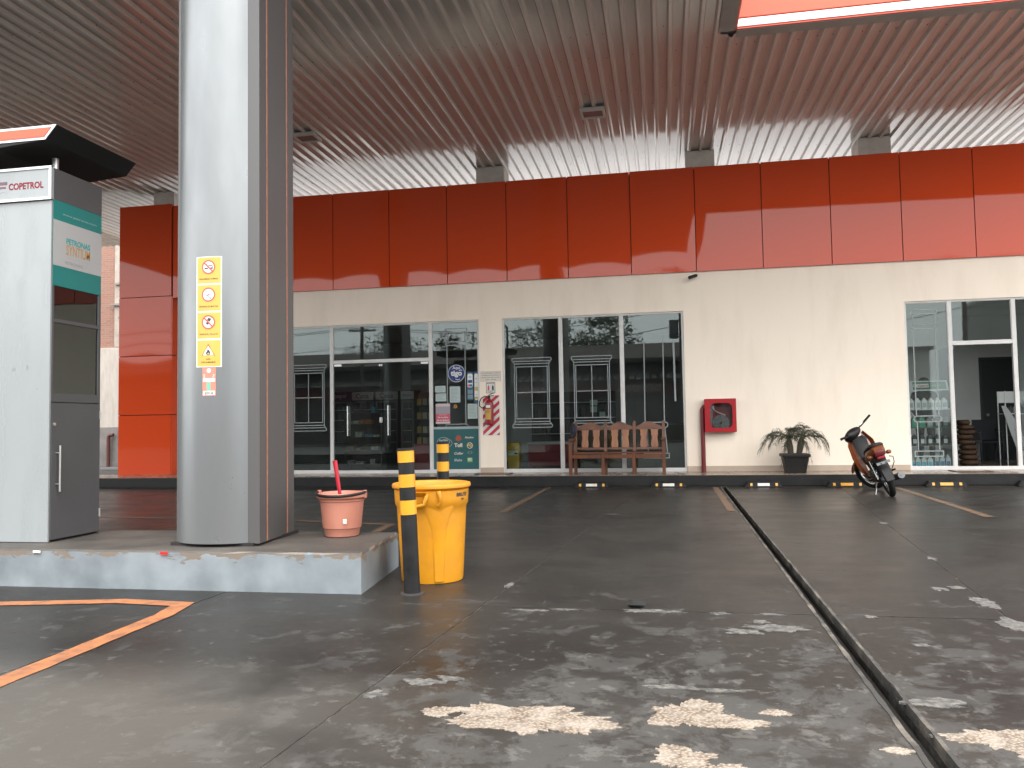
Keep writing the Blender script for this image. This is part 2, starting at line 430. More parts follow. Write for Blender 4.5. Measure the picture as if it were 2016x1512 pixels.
def marking(name, pts, w, m, seed=0, close=False):
    fine = []
    for a, b in zip(pts[:-1], pts[1:]):
        nn = max(2, int(math.hypot(b[0]-a[0], b[1]-a[1])/.08))
        for k in range(nn): fine.append((a[0]+(b[0]-a[0])*k/nn, a[1]+(b[1]-a[1])*k/nn))
    fine.append(pts[-1])
    vs, fs = stroke2d(fine, w)
    v3 = [(x+noise.noise(Vector((x*9, y*9, seed)))*.008, y+noise.noise(Vector((x*9, y*9, seed+7)))*.008, .004) for x, y in vs]
    return struct(MB().add(v3, fs).build(name, m))
marking('painted_line', [(-9, 4.55), (-4.9, 4.69), (-4.3, 4.80), (-3.65, 4.94), (-3.16, 4.90), (-3.10, 4.60), (-3.06, 3.6), (-3.02, 2.2), (-3.0, -1)], .125, M_ORANGE_PAINT, 1)
marking('parking_line', [(-2.08, 14.7), (-2.12, 10.5)], .10, M_ORANGE_OLD, 2)
marking('parking_line', [(.865, 14.7), (.83, 10.7)], .10, M_ORANGE_OLD, 3)
marking('parking_line', [(3.80, 14.45), (3.66, 10.15)], .11, M_ORANGE_OLD, 4)
marking('parking_line', [(-2.05, 14.66), (3.8, 14.62), (9, 14.62)], .035, M_ORANGE_OLD, 6)
marking('painted_line', [(-9, 9.9), (-4.7, 9.5), (-3.2, 9.15), (-3.14, 8.4), (-3.1, 6.6)], .11, M_ORANGE_OLD, 5)

# ------------------------------------------------------------------ store platform
M_TILE = mat('brown_floor_tile', (.26, .195, .145), .22, col2=(.17, .13, .095), scale=3, rvar=.08)
M_KERB = mat('black_kerb_paint', (.007, .0075, .008), .55, spec=.3, col2=(.016, .016, .015), scale=5, bump=.3, bscale=25, rvar=.1)
platform = MB().box(-30, 40, 14.765, 16.25, -.12, .2).build('store_pavement', M_KERB); struct(platform)
i = 0
x = -20.0
tm = MB().box(.003, .447, 14.752, 15.35, .2, .207).mesh('tile', M_TILE, bevel=.003, seg=1)
tm2 = MB().box(.003, .447, 15.356, 15.95, .2, .207).mesh('tile', M_TILE, bevel=.003, seg=1)
while x < 9.5:
    for me in (tm, tm2):
        o = bpy.data.objects.new('tile', me); COL.objects.link(o); o.location = (x, 0, 0); o.parent = platform
    x += .45
MB().box(-20, 9.7, 14.75, 14.764, .02, .199).build('kerb_face', M_KERB, platform, bevel=.004)

# ------------------------------------------------------------------ pump island
def island_material():
    m = bpy.data.materials.new('island_paint'); m.use_nodes = True
    n, l = m.node_tree.nodes, m.node_tree.links; b = n['Principled BSDF']
    g = n.new('ShaderNodeNewGeometry'); s = n.new('ShaderNodeSeparateXYZ'); l.new(g.outputs['Position'], s.inputs[0])
    t = n.new('ShaderNodeTexNoise'); t.inputs['Scale'].default_value = 6; t.inputs['Detail'].default_value = 8; t.inputs['Roughness'].default_value = .65
    mp = n.new('ShaderNodeMapping'); mp.inputs['Scale'].default_value = (.7, 1, 1.6); l.new(g.outputs['Position'], mp.inputs[0]); l.new(mp.outputs[0], t.inputs['Vector'])
    # chipped towards the upper arris and dirty at the foot
    up = n.new('ShaderNodeMapRange'); up.inputs['From Min'].default_value = .17; up.inputs['From Max'].default_value = .285; up.inputs['To Min'].default_value = -.12; up.inputs['To Max'].default_value = .10
    l.new(s.outputs[2], up.inputs['Value'])
    a = n.new('ShaderNodeMath'); a.operation = 'ADD'; l.new(t.outputs['Fac'], a.inputs[0]); l.new(up.outputs[0], a.inputs[1])
    r = n.new('ShaderNodeMapRange'); r.inputs['From Min'].default_value = .545; r.inputs['From Max'].default_value = .56; l.new(a.outputs[0], r.inputs['Value'])
    t2 = n.new('ShaderNodeTexNoise'); t2.inputs['Scale'].default_value = 3; t2.inputs['Detail'].default_value = 7; l.new(g.outputs['Position'], t2.inputs['Vector'])
    r2 = n.new('ShaderNodeMapRange'); r2.inputs['From Min'].default_value = .35; r2.inputs['From Max'].default_value = .7; l.new(t2.outputs['Fac'], r2.inputs['Value'])
    c1 = n.new('ShaderNodeMix'); c1.data_type = 'RGBA'; c1.inputs[6].default_value = (.225, .255, .272, 1); c1.inputs[7].default_value = (.125, .145, .158, 1); l.new(r2.outputs[0], c1.inputs[0])
    c2 = n.new('ShaderNodeMix'); c2.data_type = 'RGBA'; c2.inputs[7].default_value = (.17, .14, .11, 1); l.new(c1.outputs[2], c2.inputs[6]); l.new(r.outputs[0], c2.inputs[0])
    # bare dirty concrete on top
    ng = n.new('ShaderNodeSeparateXYZ'); l.new(g.outputs['Normal'], ng.inputs[0])
    c3 = n.new('ShaderNodeMix'); c3.data_type = 'RGBA'; c3.inputs[6].default_value = (.085, .075, .064, 1); c3.inputs[7].default_value = (.048, .043, .038, 1); l.new(r2.outputs[0], c3.inputs[0])
    st = n.new('ShaderNodeMath'); st.operation = 'GREATER_THAN'; st.inputs[1].default_value = .7; l.new(ng.outputs[2], st.inputs[0])
    c4 = n.new('ShaderNodeMix'); c4.data_type = 'RGBA'; l.new(st.outputs[0], c4.inputs[0]); l.new(c2.outputs[2], c4.inputs[6]); l.new(c3.outputs[2], c4.inputs[7])
    l.new(c4.outputs[2], b.inputs['Base Color']); b.inputs['Roughness'].default_value = .62
    bp = n.new('ShaderNodeBump'); bp.inputs['Strength'].default_value = .5; bp.inputs['Distance'].default_value = .006
    sb = n.new('ShaderNodeMath'); sb.operation = 'SUBTRACT'; l.new(t2.outputs['Fac'], sb.inputs[0]); l.new(r.outputs[0], sb.inputs[1])
    l.new(sb.outputs[0], bp.inputs['Height']); l.new(bp.outputs[0], b.inputs['Normal'])
    return m
M_ISLAND = island_material()
def island_mesh(x0, x1, y0, y1, h):
    top = []; bot = []
    def edge(a, b, n):
        for k in range(n):
            t = k/n; x = a[0]+(b[0]-a[0])*t; y = a[1]+(b[1]-a[1])*t
            top.append((x, y)); bot.append((x, y))
    edge((x0, y0), (x1, y0), 90); edge((x1, y0), (x1-.1, y1), 16); edge((x1-.1, y1), (x0, y1), 40); edge((x0, y1), (x0, y0), 10)
    N = len(top); vs = []; fs = []
    for (x, y), dz, ins in [((0, 0), 0, 0)]: pass
    rings = [(-.03, 0), (.0, 0), (h-.012, 0), (h, .012)]
    for z, ins in rings:
        for (x, y) in top:
            cx, cy = (x0+x1)/2, (y0+y1)/2
            w = noise.noise(Vector((x*3, y*3, z*4)))*.008+noise.noise(Vector((x*14, y*14, z*9)))*.004
            sx = -1 if x > cx else 1; sy = -1 if y > cy else 1
            nx = x+sx*ins*(1 if abs(x-x0) < .01 or abs(x-x1) < .12 else 0)
            ny = y+sy*(ins+w)*(1 if abs(y-y0) < .01 or abs(y-y1) < .01 else 0)
            vs.append((nx, ny, z+(w*.4 if z > .1 else 0)))
    for r in range(len(rings)-1):
        for k in range(N): fs.append((r*N+k, r*N+(k+1) % N, (r+1)*N+(k+1) % N, (r+1)*N+k))
    fs.append(tuple((len(rings)-1)*N+k for k in range(N)))
    return MB().add(vs, fs)
island = island_mesh(-14.0, -2.08, 5.33, 6.42, .28).build('pump_island', M_ISLAND)
tag(island, 'long low concrete pump island with pale blue painted chipped kerb', 'pump island')
M_WHITE_ST = mat('white_sticker', (.75, .75, .72), .4); M_RED_ST = mat('red_sticker', (.55, .02, .02), .4)
tag(MB().box(-4.67, -4.61, 5.315, 5.322, .255, .272).build('reflector', M_WHITE_ST), 'small white reflector on the edge of the pump island', 'reflector')
tag(MB().box(-3.615, -3.555, 5.315, 5.322, .255, .275).build('reflector', M_RED_ST), 'small red reflector on the edge of the pump island', 'reflector')
# ------------------------------------------------------------------ canopy
ZC = 6.40
M_SHEET = mat('white_roof_sheet', (.56, .51, .47), .15, col2=(.48, .435, .40), scale=1.3, bump=.12, bscale=6, rvar=.05, stretch=(3, .25, 1), spec=1.0)
M_SHEET.node_tree.nodes['Principled BSDF'].inputs['IOR'].default_value = 1.56
M_TRIM = mat('grey_flashing', (.30, .285, .265), .5, col2=(.25, .235, .22), scale=2)
M_FASC_RED = mat('red_fascia', (.75, .09, .035), .35)
M_FASC_WHITE = mat('white_fascia', (.80, .80, .79), .4)
M_DECK = mat('canopy_deck', (.35, .35, .35), .7)
M_DARKGAP = mat('dark_gap', (.015, .012, .012), .8)
canopy = thing('fuel_canopy', 'white ribbed sheet canopy roof over the forecourt and shop', 'canopy', (-5, 12, 0))
PITCH = .2055
def sheet_mesh(y0, y1, ribs=5):
    prof = []
    for k in range(ribs):
        o = k*PITCH
        prof += [(o, .048), (o+.1175, .048), (o+.1435, 0), (o+.1795, 0)]
    prof.append((ribs*PITCH+.0005, .045)); prof.append((ribs*PITCH+.02, .045))
    ys = [y0+(y1-y0)*k/6 for k in range(7)]
    vs = []; fs = []
    n = len(prof)
    for y in ys:
        for x, z in prof: vs.append((x, y, ZC+z))
    for j in range(6):
        for k in range(n-1): fs.append((j*n+k, j*n+k+1, (j+1)*n+k+1, (j+1)*n+k))
    return MB().add(vs, fs)
def sheets(xa, xb, y0, y1):
    me = None; x = xa; i = 0
    while x < xb-.01:
        if me is None:
            o = sheet_mesh(y0, y1).build('roof_sheet', M_SHEET); me = o.data
        else:
            o = bpy.data.objects.new('roof_sheet', me); COL.objects.link(o)
        o.parent = canopy; o.location = (x+5, -12, random.uniform(-.0015, .0015)); o.rotation_euler = (0, random.uniform(-.0012, .0012), 0)
        x += 5*PITCH; i += 1
XS = -.207+.075-16*5*PITCH
XM = XS+17*5*PITCH
sheets(XS, XM, 4.72, 20.15)
sheets(XM, XM+8*5*PITCH, 11.12, 20.15)
XEND = XM+8*5*PITCH
XE = 1.07
# deck above the sheets, fascia and flashing round the edge
MB().prism([(XS, 4.72), (XE-.02, 4.72), (XE-.02, 11.0), (XEND, 11.0), (XEND, 20.1), (XS, 20.1)], 'xy', ZC+.07, ZC+.9).build('deck', M_DECK, canopy)
def fascia(a, b, nrm, name='fascia'):
    """edge of the canopy from a to b (plan points), outward normal nrm"""
    a, b, nv = Vector(a), Vector(b), Vector(nrm)
    def slab(d0, d1, z0, z1, nm, m):
        A = [a+nv*d0, b+nv*d0, b+nv*d1, a+nv*d1]
        return MB().hexa([(p.x, p.y, z0) for p in A], [(p.x, p.y, z1) for p in A]).build(nm, m, canopy)
    slab(-.20, .008, ZC-.012, ZC-.004, 'flashing', M_TRIM)
    slab(.0, .03, ZC-.003, ZC+.022, 'fascia_lip', M_FASC_RED)
    slab(.0, .045, ZC+.022, ZC+.125, 'fascia_stripe', M_FASC_WHITE)
    slab(-.02, .004, ZC+.125, ZC+.15, 'fascia_joint', M_DARKGAP)
    L = (b-a).length; n = max(1, round(L/2.44))
    for k in range(n):
        p = a+(b-a)*(k/n)+(b-a).normalized()*.004; q = a+(b-a)*((k+1)/n)-(b-a).normalized()*.004
        A = [p+nv*0, q+nv*0, q+nv*.035, p+nv*.035]
        MB().hexa([(w.x, w.y, ZC+.15) for w in A], [(w.x, w.y, ZC+1.15) for w in A]).build('fascia_panel', M_FASC_RED, canopy)
fascia((XE+.04, 10.93), (XEND, 10.93), (0, -1))
fascia((XE, 4.66), (XE, 10.93), (1, 0))
fascia((XS, 4.66), (XE, 4.66), (0, -1))
fascia((XEND, 20.1), (XEND, 10.9), (1, 0))
# screws through the sheets
sc = MB()
for yy in (9.0, 10.6, 11.35, 12.55, 13.2, 14.4, 15.55, 15.95, 17.2):
    xx = XS+.06
    while xx < XEND:
        if random.random() < .62 and not (xx > 1 and yy < 11.2):
            q = random.uniform(-.03, .03); y2 = yy+random.uniform(-.04, .04)+.012*((xx*3) % 1)
            sc.box(xx+q, xx+q+.011, y2, y2+.011, ZC-.006, ZC+.002)
        xx += PITCH
stuff(sc.build('screws', mat('rusty_screw', (.05, .035, .03), .7), canopy))
# short concrete stubs that carry the canopy on the shop
M_STUB = mat('stub_render', (.66, .62, .57), .85, col2=(.52, .48, .44), scale=3, bump=.2)
for (xa, xb) in ((-10.95, -10.45), (-3.63, -3.05), (.565, 1.11), (3.73, 4.31), (8.0, 8.6)):
    MB().box(xa, xb, 15.81, 16.35, 4.2, ZC+.03).build('stub_column', M_STUB, canopy, bevel=.012)

# ceiling lamps
M_LAMPBOX = mat('lamp_housing', (.50, .48, .46), .5); M_LAMPGLASS = mat('lamp_glass', (.20, .16, .15), .25)
for cx, cy, lb in ((-1.03, 13.33, 'square grey lamp housing on the canopy ceiling above the wooden bench'), (-6.16, 13.3, 'square grey lamp housing on the canopy ceiling beside the silver column'), (-11.3, 13.3, 'square grey lamp housing on the canopy ceiling above the tall red pillar')):
    t = thing('ceiling_lamp', lb, 'lamp', (cx, cy, ZC), 'unlit lamps under the canopy')
    fb = MB(); w, d = .205, .19
    fb.box(cx-w, cx+w, cy-d, cy-d+.05, ZC-.05, ZC+.01); fb.box(cx-w, cx+w, cy+d-.05, cy+d, ZC-.05, ZC+.01)
    fb.box(cx-w, cx-w+.04, cy-d+.05, cy+d-.05, ZC-.05, ZC+.01); fb.box(cx+w-.04, cx+w, cy-d+.05, cy+d-.05, ZC-.05, ZC+.01)
    fb.build('housing', M_LAMPBOX, t, bevel=.004)
    MB().box(cx-w+.04, cx+w-.04, cy-d+.05, cy+d-.05, ZC-.03, ZC-.02).build('glass', M_LAMPGLASS, t)

# ------------------------------------------------------------------ silver clad canopy columns
M_SILVER = mat('silver_cladding', (.235, .245, .248), .33, metal=.6, col2=(.205, .214, .217), scale=1.6, rvar=.06, stretch=(2, 2, .5))
M_GREYSIDE = mat('grey_cladding', (.095, .092, .091), .42, metal=.2)
M_COPPER = mat('orange_sealant', (.42, .17, .095), .6, col2=(.30, .12, .08), scale=18)
CX, CY = -3.365, 5.955
def colY(x): return 5.80-.30*math.sqrt(max(0, 1-((x-CX)/.385)**2))
def make_column(cx, label, group):
    t = thing('clad_column', label, 'column', (cx, CY, .28), group)
    for sgn, yc in ((-1, 5.80), (1, 6.11)):
        prof = []
        for k in range(41):
            a = (PI-.73)*k/40            # the shell stops where the side boxing begins
            prof.append((cx-.385*math.cos(a), yc+sgn*.30*math.sin(a)))
        vs = []; fs = []
        zs = [.305, .32, 1.5, 3.0, 4.5, ZC+.02]
        for z in zs: vs += [(x, y, z) for x, y in prof]
        for j in range(len(zs)-1):
            for k in range(40): fs.append((j*41+k, j*41+k+1, (j+1)*41+k+1, (j+1)*41+k))
        vs += [(cx, yc, .305)]; fs += [(k+1, k, len(vs)-1) for k in range(40)]
        MB().add(vs, fs).build('shell', M_SILVER, t, smooth=60)
    for sgn in (-1, 1):
        # the side boxing tapers towards the back; on the far side it stays behind the shell
        xo = lambda y: cx+sgn*((.382 if sgn > 0 else .30)-(y-5.60)*(.095 if sgn > 0 else .0))
        xi = cx+sgn*.22
        def wedge(ya, yb, nm, m, out=0.0, inn=None):
            pl_ = [(xi if inn is None else xo(ya)-sgn*inn, ya), (xo(ya)+sgn*out, ya), (xo(yb)+sgn*out, yb), (xi if inn is None else xo(yb)-sgn*inn, yb)]
            return MB().prism(pl_, 'xy', .30, ZC+.02).build(nm, m, t)
        for (ya, yb) in ((5.60, 5.735), (5.752, 6.152), (6.17, 6.31)): wedge(ya, yb, 'side_panel', M_GREYSIDE)
        for y in (5.736, 6.153): wedge(y, y+.015, 'sealant_strip', M_COPPER, .003, .02)
    MB().box(cx-.34, cx+.34, 5.58, 6.34, .27, .305).build('base_plate', M_DARKGAP, t)
    return t
make_column(CX, 'tall silver clad column with yellow warning signs on the pump island', 'silver clad canopy columns')
make_column(-8.75, 'silver clad column without signs, further along the island behind the kiosk', 'silver clad canopy columns')

# signs on the column (bent round the shell)
def onshell(vs, cx, cz, d):
    return [(cx+u, colY(cx+u)-d, cz+v) for u, v in vs]
def grid2d(w, h, n=8):
    vs = [(-w/2+w*i/n, -h/2+h*j) for j in (0, 1) for i in range(n+1)]
    return vs, [(i, i+1, n+2+i, n+1+i) for i in range(n)]
M_SIGNY = mat('sign_yellow', (.60, .345, .06), .45, col2=(.60, .37, .085), scale=5)
M_SIGNW = mat('sign_white', (.66, .66, .63), .45); M_SIGNR = mat('sign_red', (.62, .09, .06), .45); M_SIGNK = mat('sign_black', (.03, .03, .03), .5)
M_SIGNO = mat('sign_coral', (.70, .20, .14), .45); M_SIGNG = mat('sign_green', (.13, .42, .30), .45)
SX = -3.345
def sign(name, cz, label, lines, kind):
    t = thing(name, label, 'warning sign', (SX, colY(SX), cz), 'yellow warning signs on the column')
    def P(figs, d, nm, m, parent=t, dz=0, dx=0):
        b = MB()
        for vs, fs in figs: b.add(onshell([(u+dx, v+dz) for u, v in vs], SX, cz, d), fs)
        return b.build(nm, m, parent)
    P([grid2d(.205, .21)], .0015, 'backing', M_SIGNW)
    P([grid2d(.188, .196)], .0025, 'face', M_SIGNY)
    up = .024
    if kind != 'flame':
        P([([(0, 0)]+disc2d(0, 0, .049, 32), [(0, k+1, (k+1) % 32+1) for k in range(32)])], .0033, 'disc', M_SIGNW, dz=up)
        P([ring2d(.043, .054)], .0040, 'ring', M_SIGNR, dz=up)
    if kind == 'smoke':
        P([stroke2d([(-.032, -.011), (.036, -.008)], .010), stroke2d([(.0, .010), (.018, .012), (.028, .009), (.036, .003)], .006), stroke2d([(-.012, .022), (-.008, .03), (-.002, .034)], .003)], .0044, 'pictogram', M_SIGNK, dz=up)
        P([stroke2d([(-.033, .033), (.033, -.033)], .011)], .0052, 'bar', M_SIGNR, dz=up)
    if kind == 'key':
        P([stroke2d([(-.012+.017*math.cos(a), .010+.017*math.sin(a)) for a in [R(-35+(-290)*k/14) for k in range(15)]]+[(.022, -.030), (.014, -.028), (.010, -.022), (.004, -.022), (.001, -.014), (-.004, -.008)], .003, True),
           ring2d(.003, .0055, 12)], .0044, 'pictogram', M_SIGNK, dz=up)
    if kind == 'phone':
        P([stroke2d([(-.020, -.034), (.010, .024)], .022)], .0044, 'pictogram', mat('phone_grey', (.45, .45, .44), .5), dz=up)
        P([stroke2d([(.002, .010), (.012, .030)], .024), stroke2d([(.018, .020), (.024, .036)], .003), stroke2d([(-.010, -.014), (-.004, -.002)], .020)], .0048, 'pictogram', M_SIGNK, dz=up)
        P([stroke2d([(-.033, .033), (.033, -.033)], .011)], .0055, 'bar', M_SIGNR, dz=up)
    if kind == 'flame':
        P([([(-.055, -.022), (.055, -.022), (0, .072)], [(0, 1, 2)])], .0033, 'triangle', M_SIGNR)
        P([([(-.042, -.015), (.042, -.015), (0, .057)], [(0, 1, 2)])], .0040, 'triangle', M_SIGNW)
        fl = [(-.012, -.008), (-.017, .002), (-.013, .012), (-.010, .006), (-.007, .020), (-.002, .034), (.003, .022), (.006, .026), (.010, .012), (.014, .016), (.016, .004), (.012, -.008), (.006, -.009), (.007, -.002), (.001, .006), (-.006, -.001), (-.005, -.009)]
        P([(fl, [tuple(range(len(fl)))]), stroke2d([(-.016, -.011), (.016, -.011)], .0025)], .0047, 'pictogram', M_SIGNK)
    for k, s in enumerate(lines):
        vs, fs = text2d(s, h=.0125, w=min(.15, .0115*len(s)), bold=.012)
        P([(vs, fs)], .0033, 'lettering', M_SIGNK, dz=(-.066 if len(lines) == 1 else -.044-.024*k))
for k, (nm, lines, lab) in enumerate((('smoke', ['PROHIBIDO FUMAR'], 'topmost yellow sign on the column with a crossed out cigarette'), ('key', ['DETENGA EL MOTOR'], 'yellow sign with a key in a red ring, second from the top'),
                                      ('phone', ['APAGUE EL CELULAR'], 'yellow sign with a crossed out mobile phone, third from the top'), ('flame', ['GAS', 'INFLAMABLE'], 'lowest yellow sign with a flame in a red triangle'))):
    sign('warning_sign', 2.358-.2095*k, lab, lines, nm)
t = thing('certificate_sticker', 'narrow coral year sticker below the yellow warning signs', 'sticker', (SX+.005, colY(SX), 1.51))
def PS(figs, d, nm, m, dz=0):
    b = MB()
    for vs, fs in figs: b.add(onshell([(u, v+dz) for u, v in vs], SX+.005, 1.515, d), fs)
    return b.build(nm, m, t)
PS([grid2d(.105, .212)], .001, 'backing', M_SIGNO)
PS([grid2d(.096, .032)], .002, 'year_panel', M_SIGNW, -.085); PS([grid2d(.096, .026)], .002, 'white_band', M_SIGNW, .012)
PS([text2d('2016', h=.022, w=.072, bold=.02)], .003, 'lettering', M_SIGNK, -.085)
PS([text2d('2DO SEMESTRE', h=.009, w=.08)], .003, 'lettering', M_SIGNK, .012)
PS([([(-.016, .03), (.016, .028), (.012, 0), (.016, -.03), (-.014, -.034), (-.018, 0)], [(0, 1, 2, 3, 4, 5)])], .002, 'emblem', M_SIGNG, -.035)
PS([(disc2d(0, 0, .017, 18), [tuple(range(18))])], .002, 'emblem', M_SIGNW, .083)
PS([stroke2d([(-.045, .052), (.045, .052)], .004), stroke2d([(-.045, .043), (.045, .043)], .004), stroke2d([(-.045, .034), (.04, .034)], .004)], .002, 'small_print', M_SIGNW)

# ------------------------------------------------------------------ shop building
YW = 15.80; PZ = .207
M_WALL = mat('cream_wall_paint', (.85, .745, .625), .75, col2=(.77, .665, .55), scale=1.4, contrast=(.48, .8), bump=.12, bscale=26, stretch=(1.6, 1.6, .35))
M_RED = mat('red_aluminium_panel', (.60, .066, .016), .5, coat=.7, spec=0.0)
M_PANELEDGE = mat('panel_edge', (.20, .03, .015), .6)
M_ALU = mat('white_aluminium', (.63, .62, .60), .4, col2=(.56, .55, .53), scale=4)
M_SKIRT = mat('skirting_tile', (.46, .37, .29), .4, col2=(.41, .325, .255), scale=3)
M_INT = mat('interior_wall', (.72, .72, .71), .8, col2=(.66, .66, .65), scale=1.5)
M_INTF = mat('interior_floor', (.20, .17, .14), .25)
M_ROOF = mat('white_roof_membrane', (.62, .61, .60), .6, col2=(.52, .51, .50), scale=1)
shop = thing('shop_building', 'long cream shop building with red panel parapet and glass shopfronts', 'building', (0, YW, 0))
OPEN = [(-7.86, -3.62), (-3.145, .435), (4.41, 7.45)]
ZH = 3.30
wall = MB(); x = -8.2
for (a, b) in OPEN:
    wall.box(x, a, YW, YW+.22, .0, 4.5); wall.box(a, b, YW, YW+.22, ZH, 4.5); wall.box(a, b, YW+.02, YW+.22, 0, PZ-.003); x = b
wall.box(x, 12.5, YW, YW+.22, 0, 4.5); wall.box(-11.7, -8.2, 15.97, 16.2, 0, 4.5)
wall.build('wall', M_WALL, shop)
MB().box(-11.72, -11.5, 16.2, 30, 0, 4.5).box(12.28, 12.5, 16.02, 30, 0, 4.5).box(-11.5, 12.28, 29.8, 30, 0, 4.5).build('side_wall', M_WALL, shop)
MB().box(-11.49, 12.27, 16.03, 29.79, 4.15, 4.3).build('roof', M_ROOF, shop)
MB().box(-11.4, 12.2, 16.03, 22, 3.42, 3.5).build('ceiling', M_INT, shop)
MB().box(-11.4, 12.2, 15.96, 22, .1, .206).build('floor', M_INTF, shop)
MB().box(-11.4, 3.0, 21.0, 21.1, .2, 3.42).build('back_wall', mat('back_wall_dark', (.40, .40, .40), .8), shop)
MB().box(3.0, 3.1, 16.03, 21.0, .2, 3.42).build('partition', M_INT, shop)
MB().box(3.1, 12.2, 19.55, 19.65, .2, 3.42).build('back_wall', M_INT, shop)
for (a, b) in ((-8.2, -7.86), (-3.62, -3.145), (.435, 4.41), (7.45, 12.5)):
    MB().box(a, b, YW-.012, YW, PZ, PZ+.105).build('skirting', M_SKIRT, shop, bevel=.003)
# parapet panels
def pillow(w, h, b, n=10, th=.03):
    vs = []; fs = []
    for j in range(n+1):
        for i in range(n+1):
            u, v = -1+2*i/n, -1+2*j/n
            e = (1-u*u)*(1-v*v)
            vs.append((u*w/2, -b*e, v*h/2))
    for j in range(n):
        for i in range(n): fs.append((j*(n+1)+i, j*(n+1)+i+1, (j+1)*(n+1)+i+1, (j+1)*(n+1)+i))
    ring = [i for i in range(n+1)]+[j*(n+1)+n for j in range(1, n+1)]+[n*(n+1)+i for i in range(n-1, -1, -1)]+[j*(n+1) for j in range(n-1, 0, -1)]
    o = len(vs); m = len(ring)
    for r in ring: vs.append((vs[r][0], th, vs[r][2]))
    for k in range(m): fs.append((ring[k], o+k, o+(k+1) % m, ring[(k+1) % m]))
    fs.append(tuple(o+k for k in range(m)))
    return MB().add(vs, fs)
X0, PW = -6.7201, 1.2381
rnd = random.Random(3)
for i in range(-3, 15):
    w, h = PW-.016, 2.031
    o = pillow(w, h, rnd.uniform(.0042, .0064), 16).build('parapet_panel', M_RED, shop, smooth=30, local=True)
    tilt = rnd.uniform(-.0012, .0012)
    if i == 5: tilt = .012
    o.location = (X0+PW*(i+.5), 15.747-YW+(-.008 if i == 5 else 0), 5.0645)
    o.rotation_euler = (tilt, 0, rnd.uniform(-.0022, .0022))
    MB().box(X0+PW*i-.006, X0+PW*i+.006, 15.765, 15.79, 4.05, 6.06).build('panel_joint', M_DARKGAP, shop)
MB().box(-11.7, 12.4, 15.79, 15.82, 4.10, 6.02).build('parapet_backing', M_PANELEDGE, shop)
MB().box(-11.7, 12.4, 15.752, 15.79, 4.052, 4.06).build('parapet_soffit', M_PANELEDGE, shop)
for (z0, z1) in ((PZ, 1.497), (1.513, 2.787), (2.803, 4.085), (4.10, 6.125)):
    o = pillow(1.268, z1-z0, .002).build('pillar_panel', M_RED, shop, smooth=30, local=True)
    o.location = (-11.098, 15.742-YW, (z0+z1)/2); o.rotation_euler = (rnd.uniform(-.002, .002), 0, rnd.uniform(-.004, .004))
    if z1 < 4.09: MB().box(-10.463, -10.440, 15.748, 15.965, z0, z1).build('pillar_panel', M_RED, shop)
MB().box(-11.73, -10.47, 15.775, 16.2, PZ, 6.1).build('pillar_core', M_DARKGAP, shop)

# glazing
M_GLASS = glass('tinted_shop_glass', (.78, .81, .80), 1.56); M_GLASS2 = glass('clear_shop_glass', (.86, .89, .88), 1.5)
M_VINYL = mat('etched_vinyl', (.26, .285, .285), .7)
YG = 15.86
M_STEEL = mat('brushed_steel', (.62, .62, .60), .3, metal=.8)
def shopfront(a, b, mull, label_dummy=None):
    fb = MB(); fb.frame(a, b, PZ, ZH, .035, YG-.03, YG+.03, .062, .03)
    fb.build('window_frame', M_ALU, shop, bevel=.003)
    for m in mull: MB().box(m-.034, m+.034, YG-.032, YG+.03, PZ+.062, ZH-.03).build('mullion', M_ALU, shop, bevel=.003)
def pane(x0, x1, z0, z1, m=M_GLASS, bead=True):
    p = MB().box(x0, x1, YG-.003, YG+.003, z0, z1).build('pane', m, shop)
    if bead: MB().frame(x0-.001, x1+.001, z0-.001, z1+.001, .010, YG-.016, YG-.004).build('bead', M_ALU, p)
    return p
shopfront(*OPEN[0], (-6.80, -4.65))
pA = pane(-7.825, -6.834, .27, 3.27)
MB().box(-6.766, -4.684, YG-.03, YG+.03, 2.495, 2.555).build('transom', M_ALU, shop, bevel=.003)
pane(-6.766, -4.684, 2.556, 3.27)
pC = pane(-4.616, -3.655, .27, 3.27)
for (x0, x1, hx, dirn) in ((-6.75, -5.735, -6.44, 1), (-5.725, -4.70, -5.56, -1)):
    d = MB().box(x0, x1, YG-.005, YG+.005, .225, 2.487).build('door_leaf', M_GLASS, shop)
    for yy in (YG-.06, YG+.06):
        MB().tube([(hx, yy, 1.60), (hx, yy, .985)], .013, 10).build('handle', M_STEEL, d, smooth=40)
    MB().cyl((hx, YG-.06, 1.45), (hx, YG+.06, 1.45), .007, n=8).cyl((hx, YG-.06, 1.12), (hx, YG+.06, 1.12), .007, n=8).build('handle_stud', M_STEEL, d, smooth=40)
    xe = x1 if dirn > 0 else x0
    px = x0 if dirn > 0 else x1-.16
    MB().box(px, px+.16, YG-.012, YG+.012, 2.44, 2.484).box(px, px+.16, YG-.012, YG+.012, .228, .27).build('patch_fitting', M_STEEL, d, bevel=.002)
    MB().box(xe-.03 if dirn > 0 else xe, xe if dirn > 0 else xe+.03, YG-.01, YG+.01, 2.42, 2.46).build('stop', M_STEEL, d)
MB().box(-5.76, -5.70, YG-.014, YG+.014, 1.25, 1.36).build('lock', M_STEEL, d, bevel=.003)
shopfront(*OPEN[1], (-1.965, -.762))
pB = [pane(-3.11, -1.999, .27, 3.27), pane(-1.931, -.796, .27, 3.27), pane(-.728, .40, .27, 3.27)]
shopfront(*OPEN[2], (5.185, 6.25))
pR = [pane(4.445, 5.151, .27, 3.27, M_GLASS2), pane(5.219, 6.216, 2.536, 3.27, M_GLASS2), pane(6.284, 7.415, .27, 3.27, M_GLASS2)]
MB().box(5.219, 6.216, YG-.03, YG+.03, 2.470, 2.535).build('transom', M_ALU, shop, bevel=.003)
